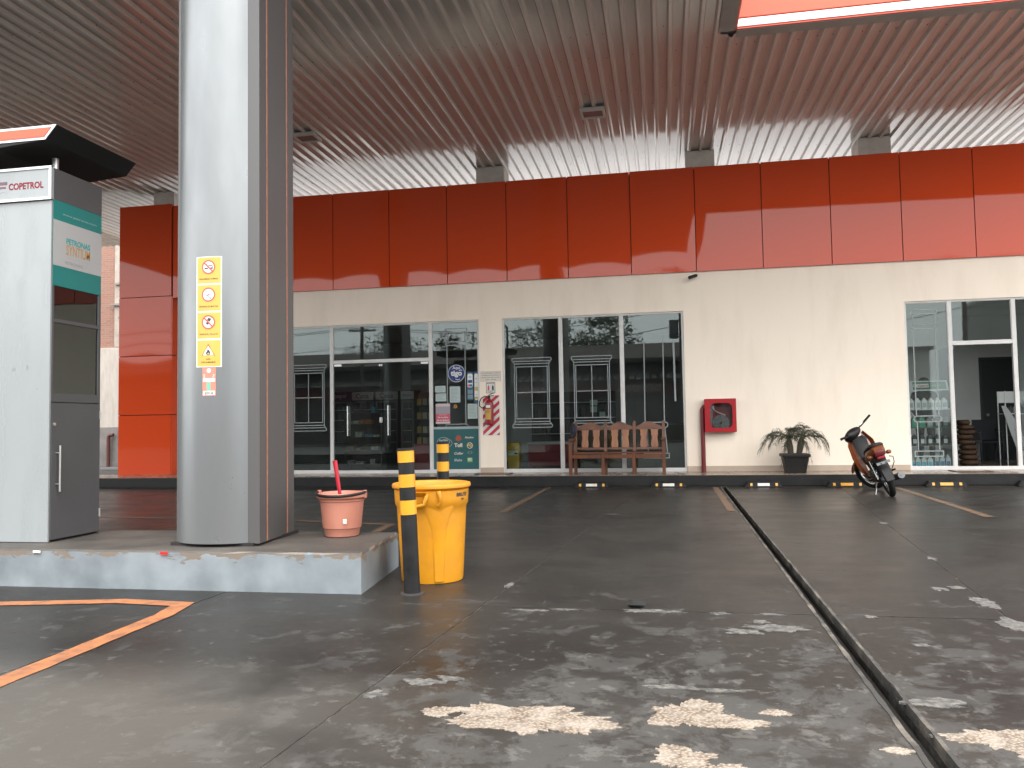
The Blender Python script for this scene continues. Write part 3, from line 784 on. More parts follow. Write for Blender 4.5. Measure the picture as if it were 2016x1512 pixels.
# open glass door leaf of the right hand shop, swung inwards
dl = MB().box(5.235, 5.247, YG+.03, YG+1.0, .23, 2.46).build('door_leaf', M_GLASS2, shop)
MB().box(5.232, 5.25, YG+.03, YG+.12, 2.40, 2.455).box(5.232, 5.25, YG+.03, YG+.12, .232, .275).build('patch_fitting', M_STEEL, dl)

# etched vinyl drawings on the panes
YV = YG-.0045
def vinyl(parent, strokes, w=.022):
    b = MB()
    for pts, cl in strokes:
        vs, fs = stroke2d(pts, w, cl); b.add([(u, YV, v) for u, v in vs], fs)
    return b.build('vinyl_drawing', M_VINYL, parent)
def rrect(x0, x1, z0, z1, r):
    pts = []
    for cx, cz, a in ((x1-r, z0+r, -90), (x1-r, z1-r, 0), (x0+r, z1-r, 90), (x0+r, z0+r, 180)):
        pts += [(cx+r*math.cos(R(a+90*k/4)), cz+r*math.sin(R(a+90*k/4))) for k in range(5)]
    return pts
def vwindow(parent, cx):
    q = lambda u, z: (cx+u, z)
    s = [(rrect(cx-.40, cx+.40, 2.425, 2.490, .03), True), (rrect(cx-.40, cx+.40, 1.10, 1.165, .03), True),
         ([q(-.385, 2.425), q(-.35, 2.38), q(-.35, 1.20), q(-.385, 1.165)], False), ([q(.385, 2.425), q(.35, 2.38), q(.35, 1.20), q(.385, 1.165)], False),
         ([q(-.35, 2.375), q(.35, 2.375)], False), ([q(-.35, 1.215), q(.35, 1.215)], False),
         ([q(-.315, 2.315), q(.315, 2.315), q(.315, 1.275), q(-.315, 1.275)], True), ([q(0, 2.315), q(0, 1.275)], False), ([q(-.315, 1.80), q(.315, 1.80)], False)]
    vinyl(parent, s, .017)
vwindow(pA, -7.33); vwindow(pB[0], -2.56); vwindow(pB[1], -1.36)
def vcolumn(parent, cx, zt=3.11):
    q = lambda u, z: (cx+u, z)
    s = [([q(-.225, zt+.03), q(.225, zt+.03), q(.225, zt-.045), q(-.225, zt-.045)], True), (rrect(cx-.22, cx+.22, 2.80, 2.87, .03), True),
         ([q(-.185, zt-.045), q(-.185, 2.87)], False), ([q(.185, zt-.045), q(.185, 2.87)], False), ([q(-.19, 2.80), q(-.19, 1.19)], False), ([q(.19, 2.80), q(.19, 1.19)], False),
         (rrect(cx-.235, cx+.235, 1.085, 1.19, .05), True), ([q(-.18, 1.085), q(-.18, .55)], False), ([q(.18, 1.085), q(.18, .55)], False),
         ([q(-.24, .55), q(.24, .55), q(.24, .455), q(-.24, .455)], True)]
    vinyl(parent, s, .019)
vcolumn(pC, -4.115); vcolumn(pR[0], 4.755)
vinyl(pB[2], [([(-.33, 2.80), (-.345, 1.16)], False), ([(.035, 2.80), (.025, 1.16)], False), (rrect(-.40, .085, 1.06, 1.16, .045), True), ([(.03, 1.06), (.07, .56)], False), ([(-.30, 1.06), (-.30, .56)], False), ([(-.38, .56), (.10, .56), (.10, .47), (-.38, .47)], True)], .02)
vinyl(pB[2], [([(.235, 2.75), (.245, 1.56)], False)], .035)
# ------------------------------------------------------------------ payment kiosk on the island
KX, KY0, KY1 = -4.815, 5.63, 6.22
M_KWHITE = mat('kiosk_white_panel', (.275, .293, .298), .30, col2=(.235, .252, .257), scale=2.2, contrast=(.45, .8), rvar=.08, stretch=(2, 2, .5))
M_KGREY = mat('kiosk_grey', (.085, .085, .087), .45, col2=(.076, .076, .078), scale=2)
M_KTEAL = mat('kiosk_teal', (.014, .19, .175), .45); M_KPOST = mat('kiosk_poster_white', (.42, .42, .41), .45)
M_KDARK = mat('kiosk_dark_roof', (.014, .0155, .016), .6, spec=.3); M_KGLASS = glass('kiosk_glass', (.25, .27, .27), 1.8)
M_KIN = mat('kiosk_inside', (.05, .055, .055), .8)
M_MAROON = mat('logo_maroon', (.20, .010, .022), .5, spec=.2); M_TEALTXT = mat('teal_lettering', (.03, .33, .31), .5); M_BRONZE = mat('bronze_lettering', (.50, .26, .06), .5); M_GREYTXT = mat('grey_lettering', (.30, .30, .31), .5)
k = thing('payment_kiosk', 'white and dark grey fuel station kiosk cabinet on the pump island', 'kiosk', (-5.6, 5.9, .28))
KL = -6.7
MB().box(KL, KX-.001, KY0, KY0+.02, .285, 3.035).build('front_panel', M_KWHITE, k, bevel=.004)
hd = MB().box(KL, KX+.004, KY0-.012, KY0+.02, 3.04, 3.305).build('header', M_KWHITE, k, bevel=.003)
fr = MB(); fr.frame(KL, KX+.008, 3.036, 3.312, .022, KY0-.022, KY0-.012); fr.build('header_trim', mat('trim_white', (.70, .71, .71), .35), hd, bevel=.003)
ptext('COPETROL', -5.045, KY0-.0135, 3.163, M_MAROON, hd, h=.056, w=.325, bold=.03)
b = MB()
for (x0, z0, x1, z1, w) in ((-5.36, 3.195, -5.222, 3.195, .026), (-5.36, 3.16, -5.235, 3.16, .016)):
    vs, fs = stroke2d([(x0, z0), (x1, z1)], w); b.add(xz(vs, 0, KY0-.0135, 0), fs)
b.build('emblem', mat('emblem_grey', (.12, .05, .07), .4), hd)
vs, fs = stroke2d([(-5.30, 3.115), (-5.265, 3.13), (-5.24, 3.13), (-5.225, 3.11)], .008)
MB().add(xz(vs, 0, KY0-.0135, 0), fs).build('emblem', M_GREYTXT, hd)
# side facing the shop end
def side(y0, y1, z0, z1, nm, m, parent, d=0, th=.02, bev=.002): return MB().box(KX-th, KX+d, y0, y1, z0, z1).build(nm, m, parent, bevel=bev)
side(KY0+.021, KY1, 3.05, 3.305, 'side_panel', M_KGREY, k)
adv = side(KY0+.021, KY1, 2.345, 3.049, 'advert_panel', M_KTEAL, k)
side(KY0+.022, KY1-.001, 2.512, 2.886, 'advert_field', M_KPOST, adv, d=.0015, th=.001, bev=0)
def ytext(body, cy, cz, m, parent, d, **kw):
    vs, fs = text2d(body, **kw)
    return MB().add([(KX+d, cy+u, cz+v) for u, v in vs], fs).build('lettering', m, parent)
ytext('PETRONAS', 5.935, 2.735, M_TEALTXT, adv, .0025, h=.05, w=.28, bold=.03)
ytext('SYNTIUM', 5.935, 2.662, M_BRONZE, adv, .0025, h=.085, w=.28, bold=.01)
ytext('LUBRICANTES', 5.945, 2.577, mat('pale_lettering', (.46, .46, .46), .5), adv, .0025, h=.02, w=.31)
ytext('PETRONAS', 5.885, 2.552, M_GREYTXT, adv, .0025, h=.025, w=.2, bold=.02)
ytext('www.petronas.com', 5.95, 2.945, mat('thin_white_lettering', (.35, .5, .48), .5), adv, .0025, h=.02, w=.4)
wf = MB(); 
for (y0, y1, z0, z1) in ((KY0+.021, KY0+.04, 1.40, 2.344), (KY1-.03, KY1, 1.40, 2.344), (KY0+.04, KY1-.03, 1.40, 1.47), (KY0+.04, KY1-.03, 2.045, 2.075)):
    wf.box(KX-.03, KX, y0, y1, z0, z1)
wfo = wf.build('window_frame', M_KGREY, k, bevel=.002)
MB().box(KX-.018, KX-.012, KY0+.04, KY1-.03, 1.47, 2.045).build('pane', M_KGLASS, wfo); MB().box(KX-.018, KX-.012, KY0+.04, KY1-.03, 2.075, 2.344).build('pane', M_KGLASS, wfo)
dr = side(KY0+.024, KY1-.004, .30, 1.392, 'door', M_KGREY, k, d=.004)
MB().tube([(KX+.004, KY0+.075, .99), (KX+.04, KY0+.075, .99)], .005, 8).tube([(KX+.004, KY0+.075, .74), (KX+.04, KY0+.075, .74)], .005, 8).tube([(KX+.042, KY0+.075, 1.05), (KX+.042, KY0+.075, .68)], .008, 10).build('handle', M_STEEL, dr, smooth=40)
MB().cyl((KX+.004, KY0+.05, 1.22), (KX+.012, KY0+.05, 1.22), .013, n=14).build('lock', M_STEEL, dr, smooth=40)
for zc in (1.30, .46): MB().cyl((KX+.006, KY1-.004, zc-.035), (KX+.006, KY1-.004, zc+.035), .008, n=10).build('hinge', M_STEEL, dr, smooth=40)
MB().box(KX-.45, KX-.021, KY0+.021, KY1-.001, 1.38, 1.40).build('counter', M_KGREY, k)
MB().box(KL, KX-.001, KY1-.02, KY1, .285, 3.30).box(KL, KX-.02, KY0+.021, KY1-.02, 3.25, 3.30).box(KL, KL+.02, KY0+.021, KY1-.02, .285, 3.25).build('shell', M_KIN, k)
MB().box(KX-.5, KX-.49, KY0+.021, KY1-.021, .285, 3.24).build('inner_partition', M_KIN, k)
MB().box(KL+.05, KX-.03, KY0+.04, KY1-.03, .281, .30).build('plinth', M_DARKGAP, k)
for (xx, zz, w, h) in ((-5.16, 1.66, .028, .02), (-5.03, 1.665, .016, .035), (-4.93, 1.50, .006, .012)):
    MB().box(xx, xx+w, KY0-.0012, KY0-.0001, zz, zz+h).build('sticker_residue', mat('residue', (.21, .22, .215), .7), k)
# raised roof with splayed ends
RY0, RY1 = 5.50, 6.49
roof_poly = [(-7.2, 3.60), (-4.677, 3.60), (-4.777, 3.487), (-5.25, 3.45), (-7.2, 3.45)]
rf = MB().prism(roof_poly, 'xz', RY0+.012, RY1).build('roof', M_KDARK, k)
MB().prism([(-7.2, 3.60), (-4.677, 3.60), (-4.777, 3.487), (-7.2, 3.487)], 'xz', RY0+.006, RY0+.0115).build('roof_edge', mat('roof_trim_white', (.72, .73, .72), .4), rf)
MB().prism([(-7.1, 3.580), (-4.722, 3.580), (-4.784, 3.508), (-7.1, 3.508)], 'xz', RY0, RY0+.0055).build('roof_stripe', M_FASC_RED, rf)
for xx in (-4.98, -6.3):
    MB().cyl((xx, 5.86, 3.30), (xx, 5.86, 3.46), .028, n=14).build('roof_post', M_STEEL, rf, smooth=40)
t = tag(MB().tube([(KX-.06, KY0+.10, 1.408), (KX-.10, KY0+.30, 1.408)], .03, 10).build('paper_roll', mat('paper', (.55, .54, .50), .8), None, smooth=40), 'rolled paper lying on the kiosk counter behind its window', 'paper roll')
t.location.z = .022

# ------------------------------------------------------------------ bollards
M_BYEL = mat('bollard_yellow', (.60, .285, .012), .38, col2=(.55, .25, .012), scale=9); M_BBLK = mat('bollard_black', (.008, .008, .0085), .5, col2=(.014, .014, .014), scale=9, rvar=.08, spec=.3)
def bollard(bx, by, lean, label):
    t = thing('bollard', label, 'bollard', (bx, by, 0), 'yellow and black bollards')
    r = .057; ax = Vector((lean, 0, 1)).normalized()
    P = lambda h: (ax*h)
    MB().tube([P(0), P(.60), P(.99)], r-.001, 28).build('post', M_BBLK, t, smooth=40, local=True)
    for h0 in (.605, .767, .929-.003):
        h1 = h0+.081 if h0 < .9 else .99
    for (h0, h1) in ((.545, .643), (.733, .822), (.905, .985)):
        MB().tube([P(h0), P(h1)], r+.0012, 28, cap=False).build('band', M_BYEL, t, smooth=40, local=True)
    MB().tube([P(.986), P(1.0), P(1.004)], [r+.003, r+.003, r-.005], 28).build('cap', M_BBLK, t, smooth=40, local=True)
    MB().cyl((0, 0, 0), (0, 0, .008), .085, .083, 24).build('base_flange', mat('flange', (.03, .027, .024), .8), t, smooth=40, local=True)
    return t
bollard(-1.735, 5.40, -.040, 'leaning yellow and black banded bollard in front of the yellow rubbish bin')
bollard(-2.035, 7.30, 0, 'yellow and black banded bollard rising behind the yellow rubbish bin')

# ------------------------------------------------------------------ yellow rubbish bin
M_CAN = mat('yellow_plastic', (.58, .245, .006), .42, col2=(.50, .205, .008), scale=5, rvar=.05, bump=.04, bscale=120)
M_CANDIRT = mat('dirty_yellow_plastic', (.55, .30, .03), .6)
CBX, CBY = -1.745, 5.93
can = thing('rubbish_bin', 'large round yellow plastic rubbish bin with side handles beside the bollard', 'rubbish bin', (CBX, CBY, 0))
def can_r(z): return .232+(.272-.232)*z/.72
prof = [(.0, .02), (.215, .012), (.222, .0), (.230, .004), (.233, .02)]+[(can_r(z), z) for z in (.1, .3, .5, .555)]
prof += [(can_r(.565)+.012, .572), (can_r(.62)+.012, .62), (can_r(.67)+.012, .675), (.272, .683), (.288, .688), (.297, .697), (.299, .712), (.294, .724), (.282, .727), (.270, .722), (.262, .70), (.225, .03), (0, .03)]
MB().lathe(prof, (CBX, CBY, 0), 56).build('body', M_CAN, can, smooth=35)
def cpt(a, z, d=0):
    r = can_r(z)+d; return (CBX+r*math.cos(a), CBY+r*math.sin(a), z)
for a in (R(-62), R(118)):                # moulded ribs below the handles, tapering to the foot
    vs = []; fs = []
    N = 12
    for j in range(N+1):
        z = .02+.55*j/N
        half = .055+.055*(max(0, (z-.40)/.17))**1.6 if z > .40 else .040+.015*z/.40
        for u, d in ((-1, .0), (-.72, .012), (.72, .012), (1, .0)):
            vs.append(cpt(a+u*half/.25*(1 if z < .4 else 1.15), z, d))
    for j in range(N):
        for i in range(3): fs.append((j*4+i, j*4+i+1, (j+1)*4+i+1, (j+1)*4+i))
    fs.append((3, 2, 1, 0))
    MB().add(vs, fs).build('rib', M_CAN, can, smooth=50)
for a in (R(-101), R(79)):                # side handles
    pts = [cpt(a-.36, .655, .0), cpt(a-.35, .64, .035), cpt(a-.30, .585, .042), cpt(a-.12, .572, .046), cpt(a+.12, .572, .046), cpt(a+.30, .585, .042), cpt(a+.35, .64, .035), cpt(a+.36, .655, .0)]
    MB().tube(pts, .014, 10).build('handle', M_CAN, can, smooth=50)
    b = MB(); vs = []
    for u in (-.34, -.2, 0, .2, .34): vs += [cpt(a+u, .672, .014), cpt(a+u, .672, .05), cpt(a+u, .640, .014)]
    for i in range(4): b.f += [(3*i, 3*i+3, 3*i+4, 3*i+1), (3*i+1, 3*i+4, 3*i+5, 3*i+2)]
    b.v = vs; b.build('handle_web', M_CAN, can, smooth=50)
MB().tube([cpt(R(-62)-.02, .675, .015), cpt(R(-62), .64, .03), cpt(R(-62)+.02, .60, .024), cpt(R(-62)-.03, .57, .014)], [.018, .015, .012, .010], 10).build('hook', M_CAN, can, smooth=50)
def can_text(body, a0, z, h, w, m, bold=.03):
    vs, fs = text2d(body, h=h, w=w, bold=bold)
    MB().add([cpt(a0+u/.285, z+v, .0135) for u, v in vs], fs).build('lettering', m, can)
can_text('BRUTE', R(-20), .645, .028, .13, M_SIGNK, .06)
can_text('44', R(-19), .612, .018, .035, M_SIGNK, .06)
MB().lathe([(.218, .66), (.2, .67), (0, .672)], (CBX, CBY, 0), 32).build('liner', mat('bin_inside', (.25, .12, .01), .7), can, smooth=40)

# ------------------------------------------------------------------ pink bucket with squeegee
M_BUCKET = mat('salmon_plastic', (.48, .20, .14), .45, col2=(.44, .175, .12), scale=6)
BX, BY, BZ = -2.575, 6.19, .283
bk = thing('bucket', 'salmon pink plastic bucket with black handle standing on the pump island', 'bucket', (BX, BY, BZ))
prof = [(0, .004), (.122, .004), (.128, 0), (.134, .006), (.146, .062), (.149, .066), (.153, .07), (.174, .27), (.175, .278), (.181, .284), (.183, .30), (.192, .304), (.200, .312), (.202, .33), (.197, .345), (.188, .347), (.180, .33), (.135, .02), (0, .02)]
MB().lathe(prof, (BX, BY, BZ), 44).build('body', M_BUCKET, bk, smooth=32)
for s in (-1, 1): MB().box(BX+s*.195-.012, BX+s*.195+.012, BY-.02, BY+.02, BZ+.30, BZ+.365).build('lug', M_BUCKET, bk, bevel=.006)
pts = [(BX+.2*math.cos(t)*1.0, BY-.205*math.sin(t), BZ+.352-.022*math.sin(t)) for t in [PI*i/16 for i in range(17)]]
MB().tube(pts, .011, 10).build('handle', M_BBLK, bk, smooth=50)
MB().box(BX+.075, BX+.105, BY-.1635, BY-.1615, BZ+.115, BZ+.15).xf(Matrix.Translation((0, .0, 0))).build('price_label', M_SIGNW, bk)
MB().tube([(BX+.02, BY+.02, BZ+.03), (BX-.02, BY, BZ+.33), (BX-.055, BY-.02, BZ+.60)], [.016, .014, .018], 12)
tag(MB().tube([(BX+.02, BY+.02, BZ+.03), (BX-.018, BY, BZ+.33), (BX-.052, BY-.02, BZ+.605)], [.014, .014, .019], 12).build('squeegee_handle', mat('red_handle_plastic', (.40, .015, .03), .4), None, smooth=50), 'red squeegee handle sticking up out of the pink bucket', 'squeegee')

# ------------------------------------------------------------------ wooden bench
M_WOOD = mat('varnished_wood', (.15, .046, .014), .42, col2=(.07, .02, .006), scale=5, contrast=(.3, .7), bump=.15, bscale=18, stretch=(1, 3, .6), rvar=.08)
M_WOODL = mat('pale_varnished_wood', (.30, .118, .046), .42, col2=(.18, .063, .022), scale=6, contrast=(.3, .7), bump=.12, bscale=18, stretch=(3, 1, .5))
bn = thing('wooden_bench', 'three seat varnished wooden bench with carved back slats against the shop window', 'bench', (-.87, 15.35, PZ))
FX = [-1.735, -1.125, -.555, -.005]; BXs = [-1.68, -1.10, -.55, .0]
for i, x in enumerate(FX):
    zt = .83 if i in (0, 3) else .585
    MB().hexa([(x-.032, 15.13, PZ), (x+.032, 15.13, PZ), (x+.032, 15.195, PZ), (x-.032, 15.195, PZ)], [(x-.03, 15.13, zt), (x+.03, 15.13, zt), (x+.03, 15.195, zt), (x-.03, 15.195, zt)]).build('leg', M_WOOD, bn, bevel=.006)
for i, x in enumerate(BXs):
    MB().hexa([(x-.03, 15.52, PZ), (x+.03, 15.52, PZ), (x+.03, 15.585, PZ), (x-.03, 15.585, PZ)], [(x-.03, 15.54, .62), (x+.03, 15.54, .62), (x+.03, 15.60, .62), (x-.03, 15.60, .62)]).hexa([(x-.03, 15.54, .62), (x+.03, 15.54, .62), (x+.03, 15.60, .62), (x-.03, 15.60, .62)], [(x-.03, 15.66, 1.19), (x+.03, 15.66, 1.19), (x+.03, 15.70, 1.19), (x-.03, 15.70, 1.19)]).build('leg', M_WOOD, bn, bevel=.005)
for a in range(3):
    MB().box(FX[a]+.033, FX[a+1]-.033, 15.14, 15.175, .50, .575).build('front_rail', M_WOOD, bn, bevel=.005)
    # back: crest, lower rail and two fiddle slats, all leaning back
    x0, x1 = BXs[a]+.031, BXs[a+1]-.031; w = x1-x0
    ly = lambda z: 15.545+(z-.62)*.215
    def lean(poly, th, nm, m):
        vs = [(x, ly(z), z) for x, z in poly]+[(x, ly(z)+th, z) for x, z in poly]; n = len(poly)
        return MB().add(vs, [tuple(range(n)), tuple(range(2*n-1, n-1, -1))]+[(i, (i+1) % n, (i+1) % n+n, i+n) for i in range(n)]).build(nm, m, bn, bevel=.003)
    crest = [(x0, 1.03), (x1, 1.03)]+[(x1-w*t, 1.085+.085*(math.sin(PI*t)**2)+(.012 if .02 < t < .98 else 0)) for t in [i/14 for i in range(15)]]
    lean(crest, .03, 'crest_rail', M_WOOD)
    lean([(x0, .655), (x1, .655), (x1, .695), (x0, .695)], .035, 'back_rail', M_WOOD)
    for c in (.30, .72):
        xc = x0+w*c
        half = [(.696, .058), (.74, .068), (.80, .064), (.85, .054), (.895, .052), (.93, .066), (.935, .072), (.96, .060), (1.0, .066), (1.029, .078)]
        lean([(xc-h, z) for z, h in half]+[(xc+h, z) for z, h in half[::-1]], .018, 'back_slat', M_WOODL)
for k_, y in enumerate((15.125, 15.225, 15.325, 15.425)):
    MB().box(-1.70, .03, y, y+.09, .588, .612).build('seat_slat', M_WOOD, bn, bevel=.004)
for x in (-1.715, -.0): MB().box(x-.045, x+.045, 15.09, 15.60, .832, .875).build('arm', M_WOOD, bn, bevel=.01)
sw = MB().sphere((-1.705, 15.50, 1.03), .10, 16, 10, .62, 1.0, 1.35).sphere((-1.725, 15.47, .93), .055, 12, 8, .7, 1, 1.3)
tag(sw.build('cap', mat('navy_cloth', (.012, .014, .022), .8, bump=.3, bscale=60), None, smooth=60), 'dark navy cap hung on the left end post of the wooden bench', 'cap')

# ------------------------------------------------------------------ wall furniture
M_SIGNP = mat('placard_cream', (.66, .60, .53), .6)
YS = YW-.006
t = thing('notice_placard', 'cream lettered notice on the pillar between the two shopfronts', 'notice', (-3.386, YW, 2.14))
MB().box(-3.595, -3.180, YS, YW-.001, 2.04, 2.238).build('board', M_SIGNP, t)
MB().frame(-3.597, -3.178, 2.038, 2.24, .005, YS-.002, YS).build('border', mat('notice_border', (.40, .34, .30), .6), t)
for q, s in enumerate(('ESTA PROHIBIDA LA VENTA', 'DE BEBIDAS ALCOHOLICAS A', 'MENORES DE 20 AÑOS DE EDAD', 'LEY 1642')):
    ptext(s, -3.386, YS-.0012, 2.205-.044*q, mat('notice_ink', (.12, .10, .09), .6), t, h=.018, w=.37 if q < 3 else .22, bold=.015)
t = thing('extinguisher_sign', 'small white extinguisher pictogram sign above the fire extinguisher', 'sign', (-3.392, YW, 1.91))
MB().box(-3.484, -3.298, YS, YW-.001, 1.80, 2.018).build('board', M_SIGNW, t)
MB().frame(-3.484, -3.298, 1.80, 2.018, .008, YS-.002, YS).build('border', M_SIGNK, t)
ptext('EXTINTOR', -3.391, YS-.0012, 1.997, M_SIGNK, t, h=.02, w=.15, bold=.03)
ptext('A B C', -3.391, YS-.0012, 1.825, M_SIGNK, t, h=.018, w=.10, bold=.02)
for xx, m in ((-3.435, M_SIGNR), (-3.345, M_SIGNK)):
    MB().box(xx-.018, xx+.018, YS-.002, YS, 1.86, 1.94).box(xx-.008, xx+.008, YS-.002, YS, 1.94, 1.965).build('pictogram', m, t)
MB().box(-3.474, -3.308, YS-.0015, YS, 1.842, 1.849).build('rule', M_SIGNK, t)
t = thing('extinguisher_board', 'white backing board with red diagonal stripes behind the fire extinguisher', 'board', (-3.385, YW, 1.36))
MB().box(-3.558, -3.214, YW-.012, YW-.001, .955, 1.755).build('board', M_SIGNW, t, bevel=.002)
xa, xb, za, zb = -3.556, -3.216, .957, 1.753
for q in range(10):
    z0 = za-.32+q*.16
    # stripe rising to the right, clipped to the board
    poly = []
    for (u, v) in ((xa, z0), (xb, z0+.30), (xb, z0+.38), (xa, z0+.08)): poly.append((u, v))
    def clip(poly, f, lim, keep):
        out = []
        for i in range(len(poly)):
            a, b = poly[i], poly[(i+1) % len(poly)]
            ina, inb = keep(a[1], lim), keep(b[1], lim)
            if ina: out.append(a)
            if ina != inb:
                tt = (lim-a[1])/(b[1]-a[1]); out.append((a[0]+(b[0]-a[0])*tt, lim))
        return out
    poly = clip(poly, None, za, lambda v, L: v >= L)
    if len(poly) > 2: poly = clip(poly, None, zb, lambda v, L: v <= L)
    if len(poly) > 2: MB().add(xz(poly, 0, YW-.0132, 0), [tuple(range(len(poly)))]).build('stripe', mat('stripe_red', (.50, .03, .05), .5), t)
e = thing('fire_extinguisher', 'dark red fire extinguisher with yellow label hung on the striped board', 'fire extinguisher', (-3.41, 15.69, 1.17))
M_EXT = mat('extinguisher_red', (.24, .012, .016), .3)
ex, ey = -3.405, 15.70
MB().lathe([(0, 0), (.075, .0), (.083, .012), (.085, .03), (.085, .40), (.080, .44), (.062, .475), (.035, .495), (.028, .52), (0, .52)], (ex, ey, 1.17), 30).build('cylinder', M_EXT, e, smooth=40)
MB().cyl((ex, ey, 1.69), (ex, ey, 1.735), .022, n=14).box(ex-.02, ex+.10, ey-.012, ey+.012, 1.735, 1.75).build('valve', M_BBLK, e, bevel=.002)
MB().tube([(ex-.01, ey, 1.755), (ex+.06, ey-.01, 1.79), (ex+.11, ey-.01, 1.80)], .008, 8).build('lever', M_BBLK, e, smooth=40)
hp = [(ex-.02, ey-.01, 1.715), (ex-.08, ey-.03, 1.735), (ex-.15, ey-.04, 1.70), (ex-.19, ey-.045, 1.62), (ex-.185, ey-.05, 1.54), (ex-.13, ey-.06, 1.50), (ex-.075, ey-.08, 1.53)]
MB().tube(hp, .010, 10).build('hose', M_BBLK, e, smooth=60)
def wrap(a0, a1, z0, z1, r, nm, m): 
    return MB().lathe([(r, z0), (r, z1)], (ex, ey, 1.17), 14, a0=a0, a1=a1).build(nm, m, e, smooth=40)
wrap(R(-155), R(-60), .10, .31, .0862, 'label', mat('label_ochre', (.50, .29, .05), .5)); wrap(R(-130), R(-65), .335, .385, .0862, 'label', M_SIGNW)
for zz in (.285, .262, .24): wrap(R(-145), R(-72), zz, zz+.008, .0868, 'label_print', mat('label_ink', (.12, .05, .02), .5))

hc = thing('hose_cabinet', 'red fire hose cabinet with rounded window on the cream wall', 'hose cabinet', (1.065, YW, 1.27))
M_HR = mat('fire_red', (.36, .008, .014), .5, spec=.3, col2=(.31, .007, .012), scale=5); M_HD = mat('fire_red_pipe', (.13, .006, .010), .45)
x0, x1, z0, z1, yf = .775, 1.353, .955, 1.583, 15.60
outer = [(x0, z0), (x1, z0), (x1, z1), (x0, z1)]
inner = []
wx0, wx1, wz0, wz1 = .872, 1.282, 1.03, 1.50
for cx, cz, a in ((wx1-.10, wz0+.10, -90), (wx1-.10, wz1-.10, 0), (wx0+.10, wz1-.10, 90), (wx0+.10, wz0+.10, 180)):
    inner += [(cx+.10*math.cos(R(a+90*i/5)), cz+.10*math.sin(R(a+90*i/5))) for i in range(6)]
vs = []; fs = []
for y in (yf, yf+.015):
    vs += [(u, y, v) for u, v in outer]+[(u, y, v) for u, v in inner]
def ringfaces(o, flip):
    out = []
    for c in range(4):
        base = o+4+c*6; oc = o+(1, 2, 3, 0)[c]
        for i in range(5): out.append((oc, base+i+1, base+i))
        nb = o+4+((c+1) % 4)*6; on = o+(1, 2, 3, 0)[(c+1) % 4]
        out.append((oc, on, nb, base+5))
    return [f[::-1] for f in out] if flip else out
fs += ringfaces(0, False)+ringfaces(28, True)
for i in range(4): fs.append((i, (i+1) % 4, (i+1) % 4+28, i+28))
for i in range(24): fs.append((4+i, 4+(i+1) % 24, 32+(i+1) % 24, 32+i))
MB().add(vs, fs).build('door', M_HR, hc)
cb = MB(); cb.box(x0+.004, x0+.016, yf+.015, YW, z0+.004, z1-.004); cb.box(x1-.016, x1-.004, yf+.015, YW, z0+.004, z1-.004); cb.box(x0+.016, x1-.016, yf+.015, YW, z0+.004, z0+.016); cb.box(x0+.016, x1-.016, yf+.015, YW, z1-.016, z1-.004); cb.box(x0+.016, x1-.016, YW-.01, YW-.002, z0+.016, z1-.016)
cb.build('case', M_HD, hc)
MB().box(wx0-.02, wx1+.02, yf+.016, yf+.019, wz0-.02, wz1+.02).build('pane', glass('hose_glass', (.9, .9, .9), 1.25), hc)
M_HOSE = mat('canvas_hose', (.15, .158, .155), .8, col2=(.09, .095, .092), scale=30, bump=.4, bscale=80)
hz = MB(); rr = .03
while rr < .158:
    hz.lathe([(rr-.008, 0), (rr-.008, -.055), (rr+.007, -.055), (rr+.007, 0), (rr-.008, 0)], (1.075, yf+.10, 1.125), 34, axis='y'); rr += .0165
tag(hz.build('fire_hose', M_HOSE, None, smooth=40), 'grey rolled canvas fire hose inside the red cabinet', 'fire hose')
nz = MB().tube([(.93, yf+.07, 1.44), (.95, yf+.07, 1.375)], [.022, .014], 12).build('valve', M_STEEL, hc, smooth=40)
MB().tube([(.955, yf+.075, 1.365), (1.03, yf+.08, 1.32), (1.16, yf+.085, 1.27)], .012, 8).build('hose_end', mat('hose_end', (.35, .27, .25), .7), hc, smooth=40)
pp = thing('fire_pipe', 'dark red fire water pipe rising from the pavement to the hose cabinet', 'pipe', (.75, 15.70, PZ))
arc = [(.735, 15.70, PZ), (.735, 15.70, 1.36)]+[(.735+.10*(1-math.cos(R(15*i))), 15.70, 1.36+.10*math.sin(R(15*i))) for i in range(1, 7)]+[(.86, 15.70, 1.46)]
MB().tube(arc, .042, 18).build('pipe', M_HD, pp, smooth=60)

c = thing('security_camera', 'small black security camera under the red parapet', 'camera', (.62, 15.72, 3.95))
MB().tube([(.56, 15.62, 3.91), (.68, 15.70, 3.955)], .032, 14).build('body', M_BBLK, c, smooth=40)
MB().tube([(.67, 15.70, 3.955), (.70, 15.74, 3.97), (.70, 15.795, 3.985)], .014, 8).sphere((.695, 15.745, 3.965), .03).build('bracket', M_BBLK, c, smooth=50)

